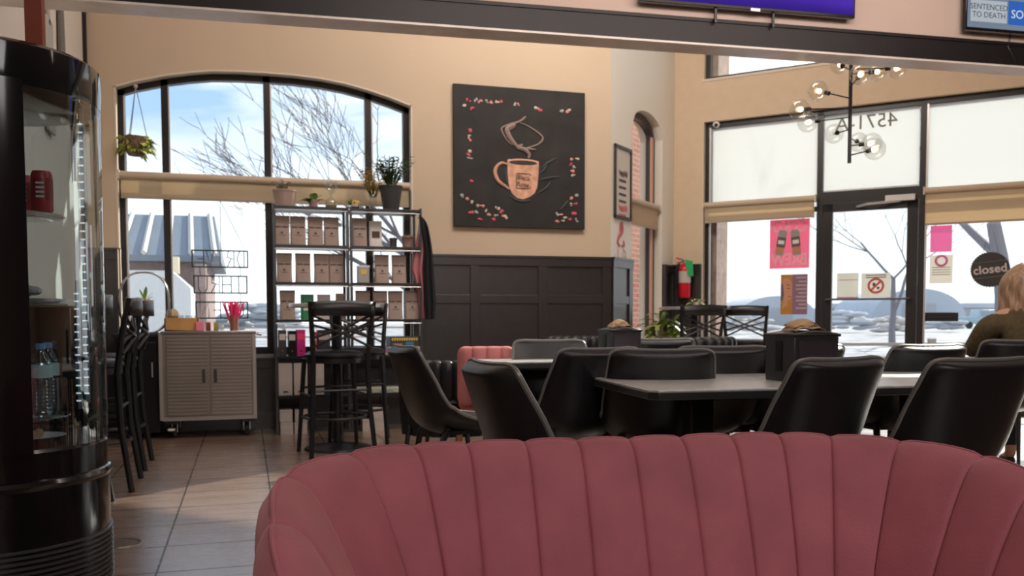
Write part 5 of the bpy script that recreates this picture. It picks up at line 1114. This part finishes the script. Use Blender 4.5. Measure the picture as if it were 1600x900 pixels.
# ---------------------------------------------------------------- chandelier
DC = 6.35; c0 = dep(1327, 255, DC)
t = thing('chandelier', 'black rod chandelier with clear glass globes near the entry', 'chandelier', (c0.x, c0.y, 0))
MB().cyl((0, 0, c0.z), .013, 4.75-c0.z, 12).build('rod', BLK, t); MB().cyl((0, 0, 4.74), .07, .06, 20).build('canopy', BLK, t)
globes = [(1278, 142, 155, -.05), (1249, 171, 170, -.15), (1262, 191, 184, .10), (1303, 209, 203, .35), (1341, 222, 216, .40), (1362, 224, 228, -.05), (1367, 233, 243, -.30), (1345, 116, 137, -.35), (1312, 101, 112, .25), (1372, 112, 118, .10), (1403, 107, 110, -.1), (1390, 80, 96, .2), (1290, 78, 90, -.2)]
for x, y, yr, dd in globes:
    g = dep(x, y, DC+dd)-Vector((c0.x, c0.y, 0)); r0 = dep(1327, yr, DC).z; dirv = (g-Vector((0, 0, r0))).normalized(); e_ = g-dirv*.072
    ar = MB().tube([(0, 0, r0), e_], .005, 6).build('arm', BLK, t); so_ = MB().tube([e_-dirv*.015, e_+dirv*.022], [.017, .014], 12).build('socket', BLK, ar)
    MB().ball(g, .072, 24).build('globe', glass('globe_glass', (.96, .96, .94), .13) if 'globe_glass' not in MATS else MATS['globe_glass'], ar)
    if yr not in (203, 216): MB().ball(g-dirv*.01, .017, 10).build('bulb', BULB, ar)
    else: MB().ball(g-dirv*.01, .015, 10).build('bulb', GLASSC, ar)
# ---------------------------------------------------------------- televisions on the header wall
FHD = (L0, bdir, bn)
def tv(x0, yb0, x1, yb1, wm, lab, scr, tiltp=0):
    u0, z0 = onw(x0, yb0, FHD, -.07); u1, z1 = onw(x1, yb1, FHD, -.07); z = (z0+z1)/2
    t = thing('television', lab, 'television', wl(FHD, (u0+u1)/2, -.07, z), angb, 'wall televisions above the header trim'); hw = (u1-u0)/2; H_ = hw*2*9/16
    MB().bb((-hw, 0, 0), (hw, .035, H_+.03)).build('casing', GLOSSB, t, bevel=.003); MB().bb((-hw+.010, -.002, .018), (hw-.010, 0, H_+.02)).build('screen', scr, t, smooth=False)
    MB().bb((-.2, .035, .2), (.2, .068, .5)).build('wall_mount', BLK, t); return t, hw, H_
M = bpy.data.materials.new('purple_screen'); M.use_nodes = True; nt_ = M.node_tree; nt_.nodes.clear(); o_ = nt_.nodes.new('ShaderNodeOutputMaterial'); e_ = nt_.nodes.new('ShaderNodeEmission'); w_ = nt_.nodes.new('ShaderNodeTexWave'); r_ = nt_.nodes.new('ShaderNodeValToRGB'); c_ = nt_.nodes.new('ShaderNodeTexCoord')
w_.inputs['Scale'].default_value = 1.3; w_.inputs['Distortion'].default_value = 2; w_.bands_direction = 'Z'; r_.color_ramp.elements[0].color = (.035, .015, .22, 1); r_.color_ramp.elements[1].color = (.08, .03, .42, 1)
nt_.links.new(c_.outputs['Object'], w_.inputs[0]); nt_.links.new(w_.outputs[0], r_.inputs[0]); nt_.links.new(r_.outputs[0], e_.inputs[0]); nt_.links.new(e_.outputs[0], o_.inputs[0])
t, hw, H_ = tv(1000, 2, 1336, 28, 1, 'wide television with a purple screen above the header trim', M)
for x in (1118, 1208): u, z = onw(x, 30, FHD, -.05); dx = (wl(FHD, u, 0)-t.location).dot(bdir); MB().bb((dx-.007, .015, -.085), (dx+.007, .03, .01)).build('dangling_strap', BLK, t)
MB().bb((.0, -.004, -.006), (.06, -.001, .010)).build('maker_plate', ALU, t)
t, hw, H_ = tv(1509, 46, 1760, 66, 1, 'television with a news caption at the top right corner', emis('news_screen', (.22, .27, .36), .8))
u, z = onw(1550, 24, FHD, -.08); dx = (wl(FHD, u, 0)-t.location).dot(bdir)
MB().bb((-hw+.03, -.004, .055), (-hw+.30, -.003, .19)).build('caption_box', emis('caption_grey', (.52, .57, .62), .8), t, smooth=False)
text('SENTENCED\nTO DEATH', .050, 'caption_text', emis('caption_ink', (.10, .13, .18), .5), t, (-hw+.165, -.005, .122), (pi/2, 0, 0), .0004)
MB().bb((-hw+.31, -.004, .05), (hw*.9, -.003, .20)).build('blue_banner', emis('banner_blue', (.03, .12, .45), 1), t, smooth=False)
text('SOUTH', .075, 'banner_text', emis('banner_white', (.8, .85, .9), .8), t, (-hw+.33, -.005, .115), (pi/2, 0, 0), .0004, align='LEFT')
MB().tube([(-hw+.38, .05, .0), (-hw+.36, .05, -.07), (-hw+.42, .05, -.16)], .004, 5).build('power_cord', BLK, t)
# floor cleanout cover
q = onz(186, 849); t = thing('floor_cover', 'round metal cleanout cover set in the tiles at lower left', 'floor cover', (q.x, q.y, .0)); MB().lathe([(0, .001), (.075, .001), (.075, .003), (.088, .004), (.09, 0)], 32).build('disc', mat('worn_brass', (.30, .24, .19), .35, .7), t)

# ---------------------------------------------------------------- seated person
ps = CHAIR[8]; pa = ps.rotation_euler.z
t = thing('person', 'blonde person in an olive sweater seated with their back to the viewer', 'person', ps.location+Matrix.Rotation(pa, 3, 'Z') @ Vector((.13, .02, 0)), pa)
def skin(name, nodes, edges, m_, sub=2, par=None):
    me = bpy.data.meshes.new(name); me.from_pydata([n[0] for n in nodes], edges, []); o = bpy.data.objects.new(name, me); COL.objects.link(o); o.parent = par or t; me.materials.append(m_)
    o.modifiers.new('skin', 'SKIN'); 
    if not me.skin_vertices: 
        bm = bmesh.new(); bm.from_mesh(me); bm.verts.layers.skin.verify(); bm.to_mesh(me); bm.free()
    for i, n in enumerate(nodes):
        r = n[1] if isinstance(n[1], tuple) else (n[1], n[1]); me.skin_vertices[0].data[i].radius = r; me.skin_vertices[0].data[i].use_root = i == 0
    q = o.modifiers.new('sub', 'SUBSURF'); q.levels = sub; q.render_levels = sub; o.modifiers['skin'].use_smooth_shade = True; return o
nd = [((0, .0, .56), .13), ((0, -.01, .74), .115), ((0, .01, .92), .11), ((0, .03, 1.025), .05), ((0, .045, 1.075), .052), ((0, .06, 1.13), .078), ((0, .06, 1.19), .086), ((0, .055, 1.245), .055)]
ed = [(i, i+1) for i in range(7)]
for sx in (-1, 1):
    b = len(nd); nd += [((sx*.12, .0, .955), .065), ((sx*.175, .02, .93), .055), ((sx*.23, .14, .765), .042), ((sx*.17, .36, .775), .028), ((sx*.15, .415, .78), (.036, .018))]
    ed += [(2, b), (b, b+1), (b+1, b+2), (b+2, b+3), (b+3, b+4)]
    for k in range(4):
        f0 = len(nd); ox = (k-1.5)*.017; L_ = (.072, .082, .078, .062)[k]
        nd += [((sx*.15+ox, .435, .780), .009), ((sx*.15+ox*1.15, .435+L_*.5, .782), .008), ((sx*.15+ox*1.2, .435+L_*.95, .768), .0065)]; ed += [(b+4, f0), (f0, f0+1), (f0+1, f0+2)]
    f0 = len(nd); nd += [((sx*.15-sx*.035, .405, .778), .010), ((sx*.15-sx*.055, .435, .775), .008)]; ed += [(b+4, f0), (f0, f0+1)]
    b = len(nd); nd += [((sx*.10, .04, .535), .085), ((sx*.12, .40, .52), .058), ((sx*.12, .43, .28), .046), ((sx*.12, .43, .085), .034), ((sx*.125, .53, .04), (.038, .03))]
    ed += [(0, b), (b, b+1), (b+1, b+2), (b+2, b+3), (b+3, b+4)]
body = skin('body', nd, ed, SKIN)
sw = [((0, 0, .58), .155), ((0, -.01, .74), .150), ((0, .0, .88), .150), ((0, .015, .975), .110), ((0, .035, 1.055), .070)]; se = [(0, 1), (1, 2), (2, 3), (3, 4)]
for sx in (-1, 1): b = len(sw); sw += [((sx*.12, 0, .945), .095), ((sx*.18, .015, .915), .088), ((sx*.235, .14, .765), .058), ((sx*.175, .345, .775), .042)]; se += [(2, b), (b, b+1), (b+1, b+2), (b+2, b+3)]
skin('sweater', sw, se, mat('olive_knit', (.10, .075, .035), .9, noise=.2, nscale=40, bump=.2, bscale=90))
tr = [((0, .0, .55), .142)]; te = []
for sx in (-1, 1): b = len(tr); tr += [((sx*.10, .04, .535), .095), ((sx*.12, .41, .525), .072), ((sx*.12, .44, .28), .058), ((sx*.12, .435, .12), .05)]; te += [(0, b), (b, b+1), (b+1, b+2), (b+2, b+3)]
skin('trousers', tr, te, mat('dark_denim', (.02, .025, .04), .85))
for sx in (-1, 1): MB().ball((sx*.122, .49, .04), .05, 14, (.85, 1.7, .8)).build('shoe', BLK, t)
def hairf(u, v):
    th = radians(118)+radians(304)*u; z = 1.293-.345*v; k = sin(min(1, v*2.4)*pi/2)**.72; R_ = .112*k+.012*max(0, v-.5)
    st_ = 1+(.05*sin(u*46+3*sin(v*5))+.03*sin(u*113+2*v))*min(1, v*2); fl = .012*sin(v*9)
    return Vector((R_*st_*cos(th)*1.0, .045+R_*st_*sin(th)*1.12, z+fl*.3))
HAIRM = mat('blonde_hair', (.40, .26, .16), .42, noise=.45, nscale=16); hn = HAIRM.node_tree; hm = hn.nodes.new('ShaderNodeMapping'); hm.inputs['Scale'].default_value = (5, 5, .35)
hn.links.new(hn.nodes['Texture Coordinate'].outputs['Object'], hm.inputs[0]); hn.links.new(hm.outputs[0], [q for q in hn.nodes if q.type == 'TEX_NOISE'][0].inputs[0])
MB().grid(hairf, 90, 22).build('hair', HAIRM, t, solid=.012, soff=-1, ang=180)
MB().ball((0, .152, 1.175), .016, 10, (.7, 1, 1.3)).build('nose', SKIN, t); MB().ball((0, .142, 1.130), .018, 10, (1.2, .4, .35)).build('mouth', mat('lips', (.5, .18, .16), .5), t)
for sx in (-1, 1):
    ey_ = MB().ball((sx*.032, .137, 1.195), .012, 10).build('eye', WHITE, t); MB().ball((sx*.032, .147, 1.195), .005, 8).build('iris', BLK, ey_); MB().ball((sx*.088, .055, 1.18), .022, 10, (.4, .8, 1.2)).build('ear', SKIN, t)
    MB().tube([(sx*.018, .146, 1.218), (sx*.046, .136, 1.220)], .0035, 5).build('eyebrow', mat('brow', (.2, .12, .07), .7), t)

# ---------------------------------------------------------------- outside
GZ = -.16
M = mat('pale_snowy_asphalt', (.36, .36, .38), .9, noise=.6, nscale=.9); struct(MB().bb((-60, -30, GZ-.2), (120, 160, GZ)).build('ground', M, smooth=False))
tag(MB().prism([(0, 0), (60, 0), (60, 4), (0, 4)], (5, 24, GZ), Vector((.8, -.6, 0)), Vector((.6, .8, 0)), (0, 0, 1), .02).build('road', mat('road_asphalt', (.22, .23, .25), .9, noise=.15, nscale=2), smooth=False), 'dark asphalt road strip crossing beyond the parking lot', 'road')
tag(MB().prism([(0, 0), (10, 0), (10, 1.3), (0, 1.3)], wl(FE, -.5, .3, GZ), FE[1], FE[2], (0, 0, 1), .12).build('sidewalk', mat('pale_concrete', (.5, .48, .45), .9, noise=.1, nscale=4), smooth=False), 'pale concrete walk just outside the entry glass', 'sidewalk')  # pale concrete colour, mottled by noise
BY = 24.0
def oy(x, y, Y=BY): return ony(x, y, Y)
def bldg(): 
    t = thing('metal_roof_building', 'brick building with a blue grey ribbed metal roof beyond the arched window', 'building', (oy(250, 500).x, BY, GZ)); X0 = t.location.x
    BR = mat('dusty_brick', (.30, .22, .21), .9, noise=.2, nscale=5); RF = mat('blue_grey_metal_roof', (.17, .20, .25), .5, noise=.08, nscale=1)
    xl, xr = oy(60, 400).x-X0, oy(323, 400).x-X0; ze = oy(260, 397).z-GZ; zr = oy(260, 336, BY+3.5).z-GZ; xr2 = oy(318, 336, BY+3.5).x-X0
    MB().bb((xl, 0, 0), (xr, 6, ze)).build('brick_wall', BR, t)
    MB().add([(xl, -.4, ze-.05), (xr+.35, -.4, ze-.05), (xr2+.3, 3.5, zr), (xl, 3.5, zr), (xl, 6.4, ze-.05), (xr+.35, 6.4, ze-.05), (xl, -.4, ze-.2), (xr+.35, -.4, ze-.2), (xr+.35, 6.4, ze-.2), (xl, 6.4, ze-.2)], [(0, 1, 2, 3), (3, 2, 5, 4), (0, 6, 7, 1), (4, 5, 8, 9), (1, 7, 8, 5), (1, 5, 2), (6, 9, 8, 7)]).build('roof', RF, t, smooth=False)
    k = 0; x = xr+.2
    while x > xl: 
        q = (x-xl)/(xr+.35-xl); xt = xl+(xr2+.3-xl)*q; MB().tube([(x, -.42, ze), (xt, 3.5, zr+.04)], .07, 4).build('roof_rib', mat('pale_roof_rib', (.55, .53, .50), .6), t); x -= .55; k += 1
    a, b = oy(194, 422, BY-3), oy(299, 490, BY-3); sx0, sx1 = a.x-X0, b.x-X0; z1 = a.z-GZ; z2 = oy(299, 450, BY-3).z-GZ; xm = oy(268, 425, BY-3).x-X0
    MB().prism([(sx0-3, 0), (sx1, 0), (sx1, z2), (xm, z1), (sx0-3, z1)], (0, -3, 0), (1, 0, 0), (0, 0, 1), (0, 1, 0), 3).build('white_annex', mat('white_siding', (.80, .80, .78), .7), t, smooth=False)
    c0_, c1_ = oy(305, 430, BY-1).x-X0, oy(322, 430, BY-1).x-X0; MB().bb((c0_, -1.2, 0), (c1_, -.6, ze-.3)).build('brick_pier', BR, t)
    MB().bb((c0_-.6, -1.3, 2.2), (c0_-.35, -1.0, 2.6)).build('wall_lamp', mat('cream_lamp', (.8, .7, .5), .5), t)
bldg()
def tree(x, y, lean, h, r0, seed, lab, spread=.9, gens=6, hue=(.16, .14, .15)):
    R = random.Random(seed); t = thing('bare_tree', lab, 'tree', (x, y, GZ), 0, 'bare winter trees outside'); tr_, br_ = MB(), MB()
    def grow(p, d, L_, r, g):
        n = 4; pts = [p]; dd = d.copy()
        for i in range(n): dd = (dd+Vector((R.uniform(-.13, .13), R.uniform(-.13, .13), R.uniform(-.04, .12)))+lean*.03).normalized(); pts.append(pts[-1]+dd*L_/n)
        rs = [r*(1-.42*i/n) for i in range(n+1)]; (tr_ if g == 0 else br_).tube(pts, rs, 7 if g < 2 else (5 if g < 4 else 3), cap=g < 2)
        if g >= gens: return
        for k in range(3 if g < 4 else 2):
            i = n if k == 0 else R.choice([2, 3, 4]); ax = Vector((R.uniform(-1, 1), R.uniform(-1, 1), R.uniform(-.2, .35))).normalized(); nd_ = (dd+ax*spread*R.uniform(.6, 1.1)+lean*.12).normalized()
            grow(pts[i], nd_, L_*R.uniform(.66, .86), max(.006, rs[i]*R.uniform(.55, .72)), g+1)
    grow(Vector((0, 0, 0)), Vector((lean.x*.25, 0, 1)).normalized(), h, r0, 0)
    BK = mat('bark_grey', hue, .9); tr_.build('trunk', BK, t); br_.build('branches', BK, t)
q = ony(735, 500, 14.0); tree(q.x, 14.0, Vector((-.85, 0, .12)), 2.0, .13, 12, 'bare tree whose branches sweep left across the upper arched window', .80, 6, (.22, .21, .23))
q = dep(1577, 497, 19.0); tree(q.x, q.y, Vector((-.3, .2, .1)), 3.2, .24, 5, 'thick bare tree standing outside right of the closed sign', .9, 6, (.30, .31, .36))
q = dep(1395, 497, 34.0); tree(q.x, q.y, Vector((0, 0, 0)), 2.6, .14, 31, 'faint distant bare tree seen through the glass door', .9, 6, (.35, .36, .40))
# distant sheds, hedges, cars and fence
HZ = mat('haze_tint_blue_metal', (.46, .50, .56), .7); HZ2 = mat('haze_tint_grey_metal', (.42, .42, .44), .8)  # distance haze mixed into both metal colours
def hangar(px, D, wpx, hpx, lab, L_=14, m_=HZ, rz=0):
    q = dep(px, 497, D); w = wpx*D/1390/2; z1 = (497-hpx)*D/1390+EYE-GZ; t = thing('arched_shed', lab, 'shed', (q.x, q.y, GZ), -YAW+rz, 'arched sheds across the road')
    A = [(w*cos(pi*k/20), z1*sin(pi*k/20)**.8 if 0 < k < 20 else 0) for k in range(21)]
    MB().prism(A, (0, 0, 0), (1, 0, 0), (0, 0, 1), (0, 1, 0), L_).build('arched_shell', m_, t, ang=60); MB().bb((-w*.35, -.05, 0), (w*.35, 0, z1*.6)).build('door', HZ2, t)
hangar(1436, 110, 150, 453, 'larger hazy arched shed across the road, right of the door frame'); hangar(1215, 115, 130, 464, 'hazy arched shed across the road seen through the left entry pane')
def shed(x0, x1, D, ytop, lab, m_=HZ2):
    a, b = dep(x0, 497, D), dep(x1, 497, D); c = (a+b)/2; hw = (b-a).length/2; z1 = (497-ytop)*D/1390+EYE-GZ; t = thing('flat_shed', lab, 'shed', (c.x, c.y, GZ), -YAW, 'long low sheds across the road')
    MB().bb((-hw, 0, 0), (hw, 6, z1*.8)).build('wall', m_, t); MB().prism([(-hw-.3, z1*.78), (hw+.3, z1*.78), (hw*.95, z1), (-hw*.95, z1)], (0, -.3, 0), (1, 0, 0), (0, 0, 1), (0, 1, 0), 6.6).build('roof', HZ, t)
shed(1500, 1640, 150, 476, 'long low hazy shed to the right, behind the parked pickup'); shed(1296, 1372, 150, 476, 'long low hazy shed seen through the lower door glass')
def hedge(x0, x1, D, ytop, lab, seed, m_):
    a, b = dep(x0, 497, D), dep(x1, 497, D); c = (a+b)/2; hw = (b-a).length/2; z1 = (497-ytop)*D/1390+EYE-GZ; R = random.Random(seed); mb = MB()
    for k in range(int(hw*9)+14): x = R.uniform(-hw, hw); r_ = z1*R.uniform(.10, .26); mb.ball((x, R.uniform(-1, 1), r_*.9+R.uniform(0, z1*.62)*(1-(x/hw)**4)), r_, 7, (2.2, .8, .5))
    t = thing('tree_line', lab, 'trees', (c.x, c.y, GZ), -YAW); mb.build('bushes', m_, t)
hedge(330, 460, 70, 468, 'hazy grey tree line low in the arched window', 3, mat('haze_tint_tree', (.42, .45, .48), 1)); hedge(1100, 1290, 190, 474, 'hazy tree line low in the left entry pane', 4, mat('haze_tint_tree', (.42, .45, .48), 1))  # grey-blue tree colour has the haze painted in
def car(px, D, rz, col, lab, pickup=False):
    q = dep(px, 497, D); t = thing('car' if not pickup else 'pickup_truck', lab, 'car', (q.x, q.y, GZ), rz, 'parked cars outside')
    pr = [(-2.2, .35), (2.2, .35), (2.25, .8), (1.3, .95), (.7, 1.45), (-.9, 1.5), (-1.6, 1.0), (-2.2, .95)] if not pickup else [(-2.6, .45), (2.5, .45), (2.55, .95), (1.5, 1.1), (1.0, 1.75), (-.4, 1.8), (-.5, 1.15), (-2.6, 1.15)]
    MB().prism(pr, (0, .85, 0), (1, 0, 0), (0, 0, 1), (0, -1, 0), 1.7).build('body', col, t, bevel=.08); wp = [(1.15, .98), (.62, 1.38), (-.8, 1.42), (-1.35, 1.0)] if not pickup else [(1.35, 1.15), (.92, 1.66), (-.3, 1.7), (-.3, 1.15)]
    MB().prism(wp, (0, .87, 0), (1, 0, 0), (0, 0, 1), (0, -1, 0), 1.74).build('side_windows', mat('car_glass', (.30, .34, .40), .1), t)  # glass colour lightened to imitate haze
    for sx in (-1.35, 1.4):
        for sy in (-.8, .8): MB().lathe([(0, -.11), (.30, -.11), (.33, -.08), (.33, .08), (.30, .11), (0, .11)], 20, (sx, sy, .33), M=Matrix.Rotation(pi/2, 3, 'X')).build('wheel', BLK, t)
car(1530, 84, -YAW, mat('pale_blue_car', (.38, .50, .56), .35), 'pale blue pickup parked across the lot, right of the mail slot', True)

for k, (x0, x1, D, yt, lb) in enumerate(((1120, 1200, 60, 484, 'pale scrub patch beyond the lot, left entry pane'), (1295, 1360, 64, 482, 'pale scrub patch beyond the lot, left of the lower door glass'), (1370, 1424, 55, 486, 'pale scrub patch beyond the lot, right of the lower door glass'), (1444, 1500, 66, 490, 'pale scrub patch below the mail slot strip'))): hedge(x0, x1, D, yt, lb, 40+k, mat('haze_tint_scrub%d' % k, [(.58, .56, .56), (.52, .53, .56), (.60, .56, .53), (.55, .56, .6)][k], 1))  # pale scrub colours carry the distance haze
def fence(x0, x1, D, h, lab):
    a, b = dep(x0, 497, D), dep(x1, 497, D); c = (a+b)/2; hw = (b-a).length/2; t = thing('rail_fence', lab, 'fence', (c.x, c.y, GZ), atan2((b-a).y, (b-a).x)); FM = mat('weathered_rail', (.40, .33, .28), .9)
    for z in (h*.55, h): MB().bb((-hw, -.03, z-.06), (hw, .03, z)).build('rail', FM, t)
    n = int(hw/1.2)+1
    for k in range(n+1): x = -hw+2*hw*k/n; MB().bb((x-.06, -.06, 0), (x+.06, .06, h+.08)).build('post', FM, t)
fence(1090, 1640, 17.5, .62, 'low weathered rail fence along the lot outside the entry'); fence(150, 640, 34, .8, 'pale orange rail fence low outside the arched window')
# brick return seen through the narrow side window and beside the entry glass
BRK = bpy.data.materials.new('red_brick'); BRK.use_nodes = True; tt = BRK.node_tree; bb_ = tt.nodes['Principled BSDF']; br = tt.nodes.new('ShaderNodeTexBrick'); cc = tt.nodes.new('ShaderNodeTexCoord'); mm_ = tt.nodes.new('ShaderNodeMapping'); mm_.inputs['Rotation'].default_value = (pi/2, 0, 0)
tt.links.new(cc.outputs['Object'], mm_.inputs[0]); tt.links.new(mm_.outputs[0], br.inputs[0]); br.inputs['Scale'].default_value = 1; br.inputs['Brick Width'].default_value = .22; br.inputs['Row Height'].default_value = .075; br.inputs['Mortar Size'].default_value = .006
br.inputs['Color1'].default_value = (.42, .14, .09, 1); br.inputs['Color2'].default_value = (.50, .20, .14, 1); br.inputs['Mortar'].default_value = (.5, .45, .4, 1); tt.links.new(br.outputs[0], bb_.inputs['Base Color']); bb_.inputs['Roughness'].default_value = .9
struct(MB().bb((EU0-.02, .2, GZ), (EU0+.10, .62, 4.6)).build('trim_16', mat('pale_weathered_brick', (.45, .33, .29), .9, noise=.2, nscale=9), loc=P1, rz=AE, smooth=False))
t = thing('brick_wing', 'red brick wing of the building seen through the narrow side window', 'building', wl(FF, 1.2, 1.6, GZ), AF); MB().bb((-.9, 0, 0), (6.0, .4, 4.4)).build('brick_wall', BRK, t, smooth=False); MB().bb((-.95, -.05, 4.4), (6.05, .45, 4.55)).build('coping', CREAM, t)
